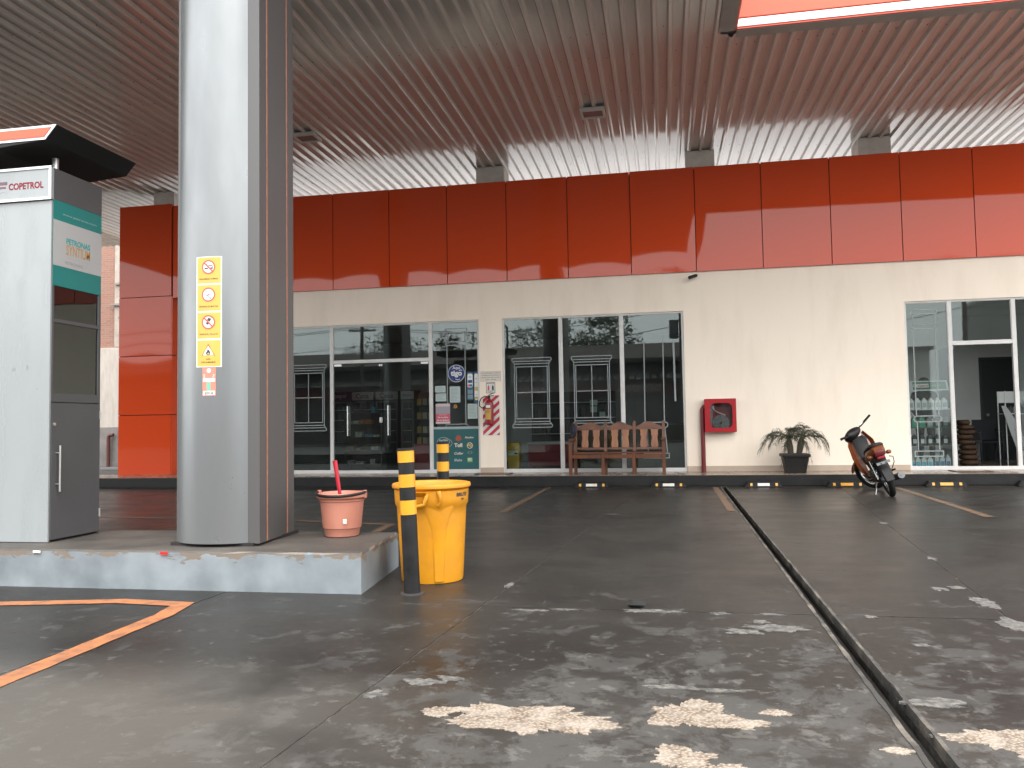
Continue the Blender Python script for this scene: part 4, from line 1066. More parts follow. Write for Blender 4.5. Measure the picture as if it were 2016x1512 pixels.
# notices on the glass
YP = YG-.008
def paper(x0, x1, z0, z1, label, m, cat='paper', name='paper_notice', lines=0, seed=0):
    t = thing(name, label, cat, ((x0+x1)/2, YP, (z0+z1)/2), 'papers taped to the shop glass' if name == 'paper_notice' else None)
    MB().box(x0, x1, YP-.001, YP+.001, z0, z1).build('sheet', m, t)
    r = random.Random(seed)
    if lines:
        b = MB()
        for q in range(lines):
            z = z1-(z1-z0)*(q+1.2)/(lines+1.6); w = (x1-x0)*r.uniform(.5, .8)
            b.box(x0+(x1-x0)*.1, x0+(x1-x0)*.1+w, YP-.0018, YP-.001, z-.003, z+.003)
        b.build('print', mat('paper_ink', (.20, .25, .25), .7), t)
    return t
M_PAPER = mat('pale_paper', (.40, .48, .46), .7)
paper(-4.563, -4.342, 1.842, 1.978, 'upper of two small papers at the left edge of the door side pane', M_PAPER, lines=5, seed=1)
paper(-4.555, -4.332, 1.660, 1.822, 'lower of two small papers at the left edge of the door side pane', M_PAPER, lines=6, seed=2)
paper(-4.255, -4.034, 1.632, 1.957, 'tall pale paper below the round blue sticker', M_PAPER, lines=10, seed=3)
paper(-3.886, -3.680, 1.296, 1.598, 'pale paper low on the glass beside the fire extinguisher', M_PAPER, lines=9, seed=4)
t = paper(-4.557, -4.253, 1.204, 1.612, 'poster with pink lower half asking customers to take their invoice', mat('poster_grey', (.30, .28, .31), .6), 'poster', 'invoice_poster')
MB().box(-4.555, -4.255, YP-.003, YP-.0015, 1.245, 1.405).build('pink_field', mat('poster_pink', (.50, .10, .14), .6), t)
for z0_, z1_ in ((1.206, 1.243), (1.555, 1.61)): MB().box(-4.555, -4.255, YP-.003, YP-.0015, z0_, z1_).build('pale_field', mat('poster_pale', (.55, .46, .44), .6), t)
ptext('No se retire', -4.405, YP-.004, 1.335, M_SIGNW, t, w=.21, bold=.02); ptext('sin su factura', -4.405, YP-.004, 1.278, M_SIGNW, t, w=.25, bold=.02)
ptext('Exija su factura', -4.405, YP-.004, 1.385, M_SIGNW, t, w=.16)
tg = thing('round_sticker', 'round dark blue sticker with white lettering on the shop glass', 'sticker', (-4.112, YP, 2.222))
MB().add(xz(disc2d(0, 0, .178, 40), -4.112, YP, 2.222), [tuple(range(40))]).build('rim', mat('sticker_pale', (.60, .64, .70), .5), tg)
MB().add(xz(disc2d(0, 0, .168, 40), -4.112, YP-.001, 2.222), [tuple(range(40))]).build('disc', mat('sticker_blue', (.015, .035, .16), .5), tg)
ptext('Aqui', -4.112, YP-.002, 2.33, M_SIGNW, tg, w=.16, bold=.015); ptext('tigo', -4.112, YP-.002, 2.21, M_SIGNW, tg, w=.235, bold=.04)
vs, fs = stroke2d([(-.045+.045*2*i/8, -.113-.018*math.sin(PI*i/8)) for i in range(9)], .013); MB().add(xz(vs, -4.085, YP-.002, 2.222), fs).build('smile', M_SIGNW, tg)
vs, fs = stroke2d([(-.035+.07*i/6, .055+.012*math.sin(PI*i/6)) for i in range(7)], .012); MB().add(xz(vs, -4.025, YP-.002, 2.222), fs).build('mark', M_SIGNW, tg)
M_NAVY = mat('sticker_navy', (.03, .10, .20), .5)
for (xa, xb, z0, z1, lab, bits) in ((-3.888, -3.765, 1.68, 2.245, 'left one of two tall blue card payment stickers on the glass', (('VISA', 2.14, M_NAVY), ('AMEX', 2.05, None), ('MC', 1.97, None))), (-3.745, -3.655, 1.62, 2.245, 'right one of two tall blue card payment stickers on the glass', (('VISA', 2.10, M_NAVY), ('CABAL', 2.03, M_NAVY), ('OCA', 1.78, M_NAVY)))):
    t = thing('card_sticker', lab, 'sticker', ((xa+xb)/2, YP, (z0+z1)/2), 'card payment stickers')
    MB().box(xa, xb, YP-.001, YP+.001, z0, z1).build('backing', M_NAVY, t)
    zl = 1.93 if xa < -3.8 else 1.67
    MB().add(xz(rrect(xa+.008, xb-.008, zl, 2.21, .035), 0, YP-.002, 0), [tuple(range(20))]).build('white_field', M_SIGNW, t)
    xc = (xa+xb)/2
    for s, z, m in bits:
        if s == 'AMEX': MB().box(xc-.045, xc+.045, YP-.003, YP-.002, 2.02, 2.08).build('logo', mat('card_blue', (.02, .09, .22), .5), t)
        elif s == 'MC':
            for dx, m2 in ((-.02, M_SIGNR), (.02, mat('card_teal', (.02, .15, .30), .5))): MB().add(xz(disc2d(0, 0, .028, 18), xc+dx, YP-.003-.0005*(dx > 0), z), [tuple(range(18))]).build('logo', m2, t)
        else: ptext(s, xc, YP-.003, z, m, t, w=(xb-xa)*.55, bold=.02)
    if xa < -3.8:
        for q in range(2): MB().box(xa+.008, xb-.008, YP-.002, YP-.001, 1.70+q*.10, 1.78+q*.10).build('field', mat('card_dull', (.16, .24, .25), .5), t)
    else: MB().box(xc-.035, xc+.035, YP-.003, YP-.002, 1.86, 1.94).box(xc-.035, xc+.035, YP-.003, YP-.002, 1.69, 1.74).build('logo', mat('card_yellow', (.45, .38, .12), .5), t)
so = thing('round_sticker', 'tiny orange warning sticker on the door side pane', 'sticker', (-4.13, YP, 1.545))
MB().add(xz(disc2d(0, 0, .038, 20), -4.14, YP, 1.55), [tuple(range(20))]).build('disc', mat('sticker_orange', (.55, .20, .03), .5), so)
MB().box(-4.155, -4.125, YP-.0015, YP-.001, 1.53, 1.57).build('pictogram', M_SIGNK, so)
ts = thing('teal_poster', 'dark teal snack brands film on the lower door side pane', 'poster', (-4.13, YP, .7))
MB().box(-4.612, -3.66, YP+.0005, YP+.0015, .28, 1.09).build('film', mat('teal_film', (.012, .085, .09), .4, col2=(.02, .10, .105), scale=2), ts)
MB().box(-4.612, -3.66, YP+.0, YP+.001, 1.092, 1.14).build('top_edge', mat('pale_edge', (.33, .38, .38), .6), ts)
def lg(body, x, z, w, m, bold=.02, shear=0): ptext(body, x, YP-.001, z, m, ts, w=w, bold=bold, shear=shear, name='logo')
M_LW = mat('logo_cream', (.60, .56, .45), .5)
MB().add(xz(disc2d(0, 0, .062, 24), -4.085, YP-.0005, .905), [tuple(range(24))]).build('logo', mat('logo_brick', (.30, .07, .04), .5), ts)
lg('Tofi', -4.09, .765, .17, M_LW, .04); lg('Cofler', -4.08, .60, .19, M_LW, .02, .25); lg('Shake', -4.10, .465, .17, mat('logo_pale', (.40, .46, .46), .5), .02, .3)
lg('Ricolino', -3.86, .92, .18, M_LW, .02, .3); lg('PG', -3.85, .755, .11, mat('logo_gold', (.50, .36, .14), .5), .05)
MB().add(xz(ring2d(.05, .062)[0], -3.85, YP-.0005, .755), ring2d(.05, .062)[1]).build('logo', M_LW, ts)
MB().box(-3.905, -3.80, YP-.001, YP, .42, .51).build('logo', mat('logo_green', (.14, .36, .14), .5), ts); ptext('BC', -3.853, YP-.002, .478, M_LW, ts, w=.08, bold=.05, name='logo')
for q in range(8):
    a = 2*PI*q/8
    vs, fs = stroke2d([(.022*math.cos(a), .016*math.sin(a)), (.06*math.cos(a), .036*math.sin(a))], .007); MB().add(xz(vs, -3.85, YP-.001, .615), fs).build('logo', M_VINYL, ts)
for rx, dz in ((.13, 0), (.12, -.03)):
    vs, fs = stroke2d([(rx*math.cos(a)*1.0, .085*math.sin(a)+dz) for a in [2*PI*q/26 for q in range(26)]], .012, True); MB().add(xz(vs, -4.40+dz*-2, YP-.001, .84), fs).build('logo', M_VINYL, ts)
lg('Georgalos', -4.40, .865, .19, M_LW, .02, .2)
# ------------------------------------------------------------------ potted palm
PX, PY = 2.325, 15.30
pl = thing('potted_palm', 'small drooping palm in a ribbed black pot against the cream wall', 'potted plant', (PX, PY, PZ))
M_POT = mat('black_pot', (.010, .0095, .009), .55, spec=.3, col2=(.018, .017, .015), scale=10)
def sqpot():
    b = MB()
    def ring(z, h): return [(PX-h, PY-h, z), (PX+h, PY-h, z), (PX+h, PY+h, z), (PX-h, PY+h, z)]
    b.hexa(ring(PZ, .165), ring(PZ+.285, .215)); b.hexa(ring(PZ+.286, .238), ring(PZ+.338, .242))
    return b
sqpot().build('pot', M_POT, pl, bevel=.012)
for q in range(13):
    u = -1+2*q/12
    a = (PX+u*.145, PY-.166, PZ+.03); c = (PX+u*.19, PY-.213, PZ+.275)
    MB().tube([a, c], .0065, 6).build('pot_rib', M_POT, pl, smooth=40)
MB().box(PX-.225, PX+.225, PY-.225, PY+.225, PZ+.34, PZ+.345).build('soil', M_EARTH, pl)
M_TRUNK = mat('palm_trunk', (.05, .042, .03), .9, col2=(.09, .075, .05), scale=30, bump=.8, bscale=45)
M_FROND = mat('palm_green', (.024, .031, .018), .55, col2=(.046, .050, .024), scale=5, spec=.3)
M_FRONDD = mat('palm_dry', (.10, .075, .045), .7, col2=(.055, .045, .03), scale=6)
heads = []
for (dx, dy, hx, hy, h) in ((-.065, .0, -.09, .0, .60), (.075, .0, .13, -.02, .62)):
    p = [(PX+dx, PY+dy, PZ+.33), (PX+(dx+hx)/2, PY+(dy+hy)/2, PZ+.33+(h-.33)*.5), (PX+hx, PY+hy, PZ+h)]
    MB().tube(p, [.05, .058, .045], 14).build('trunk', M_TRUNK, pl, smooth=60)
    heads.append(Vector((PX+hx, PY+hy, PZ+h)))
def frond(L, rise, droop, seed, leaf=.19, n=22, thin=False):
    """feather frond in the local xz plane: starts at the origin and arches out along +x"""
    r = random.Random(seed); pts = []
    for i in range(n+1):
        t = i/n
        pts.append(Vector((L*(t-.12*t*t), .015*math.sin(3*t+seed), rise*math.sin(min(1, t*1.25)*PI/2)-droop*t**2.2)))
    b = MB(); b.tube(pts, [.006*(1-.8*i/n)+.0012 for i in range(n+1)], 5)
    for i in range(3, n+1):
        t = i/n; p = pts[i]; d = (pts[i]-pts[i-1]).normalized()
        ll = leaf*(math.sin(PI*min(1, .18+t*.82))**.6)*r.uniform(.8, 1.1)+.03
        if thin and r.random() < .45: continue
        for s in (-1, 1):
            for rep in (0, 1):
                if rep and r.random() < .5: continue
                pp = p-d*(L/n)*.5*rep
                out = (d*r.uniform(.45, .9)+Vector((0, s, 0))*r.uniform(.45, .8)+Vector((0, 0, r.uniform(-.55, .30)))).normalized()
                tip = pp+out*ll+Vector((0, 0, -ll*r.uniform(.2, .6))); mid = pp+out*ll*.55
                w = d*.0026
                b.add([pp-w, pp+w, mid+w*1.3, tip, mid-w*1.3], [(0, 1, 2, 3, 4)])
    return b
fm = [frond(.46, .17, .28, 1).mesh('frond', M_FROND), frond(.40, .22, .20, 2).mesh('frond', M_FROND), frond(.36, .26, .08, 3).mesh('frond', M_FROND), frond(.50, .15, .36, 4).mesh('frond', M_FROND)]
dm = [frond(.14, .03, .40, 5, .07, 20, True).mesh('frond', M_FRONDD), frond(.20, .05, .48, 6, .06, 20, True).mesh('frond', M_FRONDD)]
rr = random.Random(12)
def put_frond(me, head, az, sc=1.0, ry=0.0):
    o = bpy.data.objects.new('frond', me); COL.objects.link(o); o.parent = pl
    o.location = head-Vector((PX, PY, PZ)); o.rotation_euler = (rr.uniform(-.25, .25), ry, az); o.scale = (sc, sc, sc)
for hi, H in enumerate(heads):
    for q in range(11):
        az = 2*PI*q/11+rr.uniform(-.2, .2)
        sc = rr.uniform(.78, 1.08)
        if math.sin(az) > .35: sc *= .5               # towards the wall
        put_frond(fm[rr.randrange(4)], H, az, sc, rr.uniform(-.25, .1))
    for q in range(4): put_frond(fm[2], H, rr.uniform(0, 2*PI), rr.uniform(.5, .75), -.55)
put_frond(fm[3], heads[0], PI-.1, 1.24, -.02); put_frond(fm[0], heads[0], PI+.25, 1.25, -.12); put_frond(fm[3], heads[1], -.12, 1.12, .12); put_frond(fm[0], heads[1], -.35, 1.15, .02)
for (hi, az, k_) in ((0, PI-.1, 1), (0, PI+.35, 0), (0, PI+.8, 1), (0, -2.2, 0), (1, -.1, 1), (1, -.5, 0), (1, -1.0, 1)):
    put_frond(dm[k_], heads[hi]-Vector((0, 0, .05)), az, rr.uniform(.85, 1.1), rr.uniform(0, .2))

# ------------------------------------------------------------------ mats and litter
M_MAT = mat('coir_mat', (.075, .05, .035), .9, col2=(.05, .035, .025), scale=30)
for (x0, x1, y0, y1, lab) in ((-3.62, -2.95, 15.32, 15.62, 'thin brown doormat below the notice pillar'), (5.0, 5.55, 15.2, 15.6, 'thin brown doormat in front of the open right shop door')):
    t = thing('doormat', lab, 'doormat', ((x0+x1)/2, (y0+y1)/2, PZ), 'doormats on the shop pavement')
    MB().box(x0, x1, y0, y1, PZ+.0005, PZ+.010).build('pad', M_TILE, t, bevel=.003)
    e_ = MB(); e_.box(x0, x1, y0-.02, y0-.0005, PZ+.0005, PZ+.013); e_.box(x0, x1, y1+.0005, y1+.02, PZ+.0005, PZ+.013); e_.box(x0-.02, x0-.0005, y0-.02, y1+.02, PZ+.0005, PZ+.013); e_.box(x1+.0005, x1+.02, y0-.02, y1+.02, PZ+.0005, PZ+.013)
    e_.build('border', M_MAT, t)
rg = MB().sphere((-.20, 5.16, .018), .05, 10, 6, 1.2, .8, .4)
for i_, v_ in enumerate(rg.v): rg.v[i_] = (v_[0]+noise.noise(Vector(v_)*30)*.02, v_[1]+noise.noise(Vector(v_)*27)*.02, max(.001, v_[2]+noise.noise(Vector(v_)*35)*.01))
tag(rg.build('rag', mat('black_rag', (.01, .01, .01), .9), None, smooth=60), 'small black rag lying on the forecourt above the worn patches', 'rag')
# ------------------------------------------------------------------ wheel stops
M_RUB = mat('black_rubber', (.006, .006, .006), .7, spec=.3, col2=(.011, .011, .0105), scale=12, bump=.2)
M_REFY = mat('reflector_amber', (.62, .30, .02), .35); M_REFW = mat('reflector_white', (.60, .58, .54), .35, col2=(.55, .40, .20), scale=14, contrast=(.5, .7))
where = ('below the left half of the bench', 'below the right end of the bench', 'just right of the drain, left of the palm pot', 'partly behind the motorcycle rear wheel', 'below the shelf of blue bottles', 'at the right edge, below the open shop door')
for q, (cx, mid) in enumerate(((-1.30, M_REFW), (.065, M_REFW), (1.685, M_REFW), (3.05, M_REFY), (4.62, M_REFY), (6.03, M_REFW))):
    t = thing('wheel_stop', 'black rubber wheel stop with reflectors '+where[q], 'wheel stop', (cx, 14.64, 0), 'wheel stops along the shop kerb')
    poly = [(14.56, 0), (14.73, 0), (14.715, .085), (14.69, .10), (14.62, .10), (14.59, .08)]
    Lh = .318
    b = MB(); n = len(poly); vs = []
    for xx, s in ((-Lh, .25), (-Lh+.05, 1), (Lh-.05, 1), (Lh, .25)):
        vs += [(cx+xx, y, max(0, z*s)) for y, z in poly]
    fs = [(j*n+i, j*n+(i+1) % n, (j+1)*n+(i+1) % n, (j+1)*n+i) for j in range(3) for i in range(n)]+[tuple(range(n)), tuple(3*n+i for i in range(n-1, -1, -1))]
    b.add(vs, fs); b.build('body', M_RUB, t, bevel=.006)
    for dx, w, m in ((-.205, .04, M_REFY), (0, .20, mid), (.215, .04, M_REFY)):
        sl = .03/.08
        MB().hexa([(cx+dx-w/2, 14.566+.0, .025), (cx+dx+w/2, 14.566, .025), (cx+dx+w/2, 14.59, .025), (cx+dx-w/2, 14.59, .025)], [(cx+dx-w/2, 14.582, .072), (cx+dx+w/2, 14.582, .072), (cx+dx+w/2, 14.60, .072), (cx+dx-w/2, 14.60, .072)]).build('reflector', m, t)

# ------------------------------------------------------------------ motorcycle (local frame: +y forward, +x right)
M_MO = mat('burnt_orange_paint', (.155, .036, .006), .4, coat=.25); M_MB = mat('black_bike_plastic', (.006, .006, .0065), .5, spec=.3); M_TY = mat('tyre_rubber', (.007, .007, .007), .8, spec=.25)
M_CH = mat('chrome', (.42, .42, .42), .22, metal=1.0); M_ENG = mat('engine_metal', (.10, .10, .10), .4, metal=.6); M_RL = mat('tail_lens', (.09, .004, .006), .25)
M_SEAT = mat('seat_vinyl', (.008, .0075, .007), .55, spec=.3, bump=.2, bscale=90)
moto = thing('motorcycle', 'orange and black underbone motorcycle leaning on its side stand, seen from behind', 'motorcycle', (3.315, 12.80, 0))
LEAN, HEAD = R(-19), R(-3)
moto.rotation_euler = (Matrix.Rotation(HEAD, 3, 'Z') @ Matrix.Rotation(LEAN, 3, 'Y')).to_euler()
def mp_(b, nm, m, par=moto, sm=45, bev=0): return b.build(nm, m, par, smooth=sm, bevel=bev, local=True)
WB, WR = 1.215, .275
def wheel(cy, steer, nm):
    Mx = Matrix.Translation((0, cy, WR)) @ Matrix.Rotation(steer, 4, Vector((0, -math.sin(R(26)), math.cos(R(26)))))
    def tor(r, rr2, n=40, m=12, sx=1.0):
        b = MB(); vs = []; fs = []
        for i in range(n):
            a = 2*PI*i/n
            for j in range(m):
                c = 2*PI*j/m; q = r+rr2*math.cos(c); vs.append((rr2*sx*math.sin(c), q*math.cos(a), q*math.sin(a)))
        for i in range(n):
            for j in range(m): fs.append((i*m+j, i*m+(j+1) % m, ((i+1) % n)*m+(j+1) % m, ((i+1) % n)*m+j))
        return b.add(vs, fs)
    ty = tor(WR-.042, .042, sx=1.05); ty.xf(Mx); to = mp_(ty, 'tyre', M_TY, wheelroot)
    rim = tor(WR-.083, .012, sx=1.6); rim.xf(Mx); mp_(rim, 'rim', M_CH, wheelroot)
    sp = MB()
    for i in range(18):
        a = 2*PI*i/18; sp.tube([(.03*(-1)**i, .03*math.cos(a+.3), .03*math.sin(a+.3)), (0, (WR-.09)*math.cos(a), (WR-.09)*math.sin(a))], .003, 5)
    sp.xf(Mx); mp_(sp, 'spokes', M_CH, wheelroot)
    hb = MB().cyl((-.07, 0, 0), (.07, 0, 0), .045, n=16); hb.cyl((-.09, 0, 0), (.09, 0, 0), .012, n=10); hb.xf(Mx); mp_(hb, 'hub', M_ENG, wheelroot)
STEER = R(36)
RAKE = Vector((0, -math.sin(R(26)), math.cos(R(26))))
wheelroot = bpy.data.objects.new('rear_wheel', None); COL.objects.link(wheelroot); wheelroot.parent = moto; wheel(0, 0, 'rear')
wheelroot = bpy.data.objects.new('front_wheel', None); COL.objects.link(wheelroot); wheelroot.parent = moto; wheel(WB, STEER, 'front')
# frame, swing arm, engine
mp_(MB().tube([(-.075, 0, WR), (-.075, .42, .33)], [.018, .022], 10).tube([(.075, 0, WR), (.075, .42, .33)], [.018, .022], 10), 'swing_arm', M_MB)
mp_(MB().tube([(0, .95, .80), (0, .80, .52), (0, .50, .42), (0, .30, .55), (0, -.05, .66)], .028, 12), 'frame_tube', M_MB)
mp_(MB().cyl((-.10, .55, .30), (.12, .55, .30), .095, n=22).tube([(0, .60, .32), (0, .78, .35)], [.07, .06], 14).box(-.09, .10, .42, .62, .22, .38), 'engine', M_ENG)
mp_(MB().lathe([(.0, 0), (.06, 0), (.062, .05), (0, .05)], (.12, .52, .30), 18, axis='x'), 'clutch_cover', M_ENG)
for s in (-1, 1):
    sp = MB().tube([(s*.10, .0, .30), (s*.105, .12, .60)], .011, 8)
    mp_(sp, 'shock', M_CH)
    co = MB(); pts = [(s*.103+.024*math.cos(k*.9), .02+.085*k/44+.024*math.sin(k*.9)*.3, .335+.21*k/44) for k in range(45)]
    mp_(co.tube(pts, .0055, 5), 'shock_spring', M_CH)
# exhaust on the right
mp_(MB().tube([(.06, .70, .30), (.11, .60, .20), (.13, .40, .20), (.145, .15, .235)], .018, 10), 'exhaust_pipe', M_ENG)
mp_(MB().tube([(.145, .18, .23), (.15, .10, .24), (.165, -.26, .295), (.168, -.31, .303)], [.025, .046, .05, .045], 18), 'muffler', M_MB)
mp_(MB().tube([(.166, -.285, .299), (.168, -.318, .304)], [.053, .05], 20).tube([(.168, -.316, .304), (.169, -.325, .305)], [.018, .018], 12), 'muffler_tip', mat('muffler_tip', (.16, .16, .16), .5, metal=.6))
# leg shields (two orange blades) and black centre
for s in (-1, 1):
    prof = [(1.03, .90, .10), (.98, .97, .13), (.90, .80, .225), (.84, .62, .245), (.78, .44, .225), (.76, .30, .15), (.82, .30, .12), (.92, .50, .13), (1.00, .70, .12)]
    inner = [(y+.0, z, max(.05, x-.03)) for y, z, x in prof]
    vs = [(s*x, y, z) for y, z, x in prof]+[(s*x, y, z) for y, z, x in inner]; n = len(prof)
    # front and back skins between the outer edge and the centre spine
    spine = [(.07, 1.02-.26*t, .95-.62*t) for t in [i/4 for i in range(5)]]
    outer = [(.12, .985, .985), (.20, .90, .82), (.215, .845, .62), (.19, .79, .42), (.11, .765, .29)]
    vs = []; fs = []
    for (a, o) in zip(spine, outer):
        m1 = tuple(a[i]+(o[i]-a[i])*.55 for i in range(3)); m1 = (m1[0], m1[1]+.05, m1[2])
        for p in (a, m1, o, (o[0]-.012, o[1]-.02, o[2]), (m1[0], m1[1]-.035, m1[2]), (a[0], a[1]-.03, a[2])): vs.append((s*p[0], p[1], p[2]))
    for i in range(4):
        for j in range(6): fs.append((i*6+j, i*6+(j+1) % 6, (i+1)*6+(j+1) % 6, (i+1)*6+j))
    fs += [tuple(range(6)), tuple(24+j for j in range(6))]
    mp_(MB().add(vs, fs), 'leg_shield', M_MO, sm=60)
cv = MB()
for (y0, z0, w0, y1, z1, w1) in ((.93, .93, .115, .74, .60, .10), (.74, .60, .10, .45, .50, .085), (.45, .50, .085, .22, .60, .10)):
    cv.hexa([(-w0, y0, z0), (w0, y0, z0), (w0*.8, y0+.09, z0-.05), (-w0*.8, y0+.09, z0-.05)], [(-w1, y1, z1), (w1, y1, z1), (w1*.8, y1+.07, z1-.10), (-w1*.8, y1+.07, z1-.10)])
mp_(cv, 'centre_cover', M_MB, sm=50, bev=.02)
# headstock cowl, headlight and handlebar turn with the fork
Ms = Matrix.Translation((0, .93, .90)) @ Matrix.Rotation(STEER, 4, RAKE) @ Matrix.Translation((0, -.93, -.90))
b = MB()
rings = [(.885, .085, .03, 1.0), (.93, .15, .075, 1.0), (1.0, .165, .09, .985), (1.07, .13, .085, .96), (1.11, .07, .05, .94)]
n = 18; vs = []; fs = []
for (y, rx, rz, zc) in rings:
    for k_ in range(n): a = 2*PI*k_/n; vs.append((rx*math.cos(a), y, zc+rz*math.sin(a)))
for j in range(len(rings)-1):
    for k_ in range(n): fs.append((j*n+k_, j*n+(k_+1) % n, (j+1)*n+(k_+1) % n, (j+1)*n+k_))
fs += [tuple(range(n)), tuple((len(rings)-1)*n+k_ for k_ in range(n))]
mp_(b.add(vs, fs).xf(Ms), 'handlebar_cowl', M_MB)
mp_(MB().sphere((0, 1.08, .955), .075, 16, 10, 1.15, .6, .8).xf(Ms), 'headlight', mat('headlight_lens', (.55, .50, .46), .15))
mp_(MB().tube([(-.35, .83, 1.075), (-.20, .90, 1.03), (0, .95, 1.0), (.20, .90, 1.03), (.35, .83, 1.075)], .012, 10).xf(Ms), 'handlebar', M_MB)
for s in (-1, 1):
    mp_(MB().tube([(s*.24, .885, 1.045), (s*.37, .82, 1.083)], [.019, .018], 12).xf(Ms), 'grip', M_TY)
    mp_(MB().tube([(s*.18, .95, 1.035), (s*.26, .935, 1.035), (s*.34, .885, 1.05)], .006, 6).xf(Ms), 'brake_lever', M_CH)
    mp_(MB().tube([(s*.07, 1.0, .86), (s*.075, 1.10, .56), (s*.07, WB+.02, WR)], [.022, .022, .026], 10).xf(Ms), 'fork_leg', M_MB)
mp_(MB().tube([(.05, .90, .98), (.10, .82, .86), (.09, .84, .74)], .005, 6), 'cable', M_CH)
# front mudguard
b = MB(); vs = []; fs = []
for i in range(15):
    a = R(20+130*i/14)
    for u in (-1, -.6, 0, .6, 1): vs.append((.065*u, WB+(WR+.03)*math.cos(a), WR+(WR+.03-.03*abs(u)**2)*math.sin(a)))
for i in range(14):
    for j in range(4): fs.append((i*5+j, i*5+j+1, (i+1)*5+j+1, (i+1)*5+j))
b.add(vs, fs); b.xf(Matrix.Translation((0, WB, WR)) @ Matrix.Rotation(STEER, 4, RAKE) @ Matrix.Translation((0, -WB, -WR)))
mp_(b, 'front_mudguard', M_MO)
# tail body, seat
b = MB(); n = 16; vs = []; fs = []
for (y, rx, rz, zc) in ((.42, .07, .07, .56), (.30, .12, .09, .60), (.10, .135, .095, .655), (-.12, .125, .085, .70), (-.28, .10, .065, .735), (-.34, .06, .04, .75)):
    for k_ in range(n): a = 2*PI*k_/n; c, s = math.cos(a), math.sin(a); vs.append((rx*math.copysign(abs(c)**.7, c), y, zc+rz*math.copysign(abs(s)**.7, s)))
for j in range(5):
    for k_ in range(n): fs.append((j*n+k_, j*n+(k_+1) % n, (j+1)*n+(k_+1) % n, (j+1)*n+k_))
fs += [tuple(range(n)), tuple(5*n+k_ for k_ in range(n))]
mp_(b.add(vs, fs), 'tail_cowl', M_MO)
b = MB(); vs = []; fs = []
for (y, rx, rz, zc) in ((.50, .06, .02, .64), (.40, .10, .05, .675), (.20, .125, .055, .715), (.0, .13, .055, .755), (-.16, .125, .05, .79), (-.25, .10, .04, .805), (-.29, .05, .02, .81)):
    for k_ in range(n): a = 2*PI*k_/n; vs.append((rx*math.cos(a), y, zc+rz*math.sin(a)))
for j in range(6):
    for k_ in range(n): fs.append((j*n+k_, j*n+(k_+1) % n, (j+1)*n+(k_+1) % n, (j+1)*n+k_))
fs += [tuple(range(n)), tuple(6*n+k_ for k_ in range(n))]
mp_(b.add(vs, fs), 'seat', M_SEAT, sm=70)
mp_(MB().box(-.072, .072, -.375, -.29, .655, .735), 'tail_light', M_RL, sm=40, bev=.015)
mp_(MB().box(-.055, .055, -.352, -.30, .615, .648), 'brake_lens', mat('brake_lens', (.32, .010, .014), .25), sm=40, bev=.008)
for s in (-1, 1):
    mp_(MB().sphere((s*.135, -.25, .665), .038, 12, 8, 1.1, 1.2, .8), 'indicator', mat('indicator_lens', (.14, .05, .01), .3))
    mp_(MB().tube([(s*.08, -.22, .76), (s*.085, -.30, .77)], .01, 8), 'grab_rail', M_MB)
# rear mudguard with plate bracket
b = MB(); vs = []; fs = []
for i in range(12):
    t = i/11; y = -.17-.20*t; z = .64-.36*t
    for u in (-1, -.75, .75, 1): vs.append(((.085-.015*t)*u, y+(.035 if abs(u) == 1 else 0), z))
for i in range(11):
    for j in range(3): fs.append((i*4+j, i*4+j+1, (i+1)*4+j+1, (i+1)*4+j))
mp_(b.add(vs, fs), 'rear_mudguard', M_MB)
mp_(MB().hexa([(-.095, -.33, .565), (.095, -.33, .565), (.095, -.345, .53), (-.095, -.345, .53)], [(-.095, -.32, .57), (.095, -.32, .57), (.095, -.335, .533), (-.095, -.335, .533)]), 'plate_bracket', mat('plate_bracket', (.09, .09, .09), .4), sm=30)
for s in (-1, 1): mp_(MB().cyl((s*.035, -.345, .548), (s*.035, -.355, .546), .009, n=10), 'bolt', M_CH)
mp_(MB().tube([(-.06, .50, .24), (-.12, .40, .12), (-.19, .30, .035)], .011, 8), 'side_stand', M_CH)
mp_(MB().tube([(-.16, .48, .26), (.18, .48, .26)], .012, 8).tube([(-.13, .20, .34), (-.18, .19, .345)], .014, 8).tube([(.13, .20, .34), (.21, .17, .35)], .014, 8), 'foot_pegs', M_TY)
mp_(MB().tube([(.10, .42, .30), (.19, .36, .34), (.20, .33, .36)], .008, 8), 'kick_start', M_CH)
mp_(MB().box(-.10, -.075, -.02, .44, .235, .315), 'chain_case', M_MB, sm=40, bev=.01)
mp_(MB().tube([(.13, -.20, .60), (.17, -.24, .58), (.165, -.20, .50), (.13, -.10, .42), (.12, .02, .36)], .007, 6), 'guard_bar', M_CH)

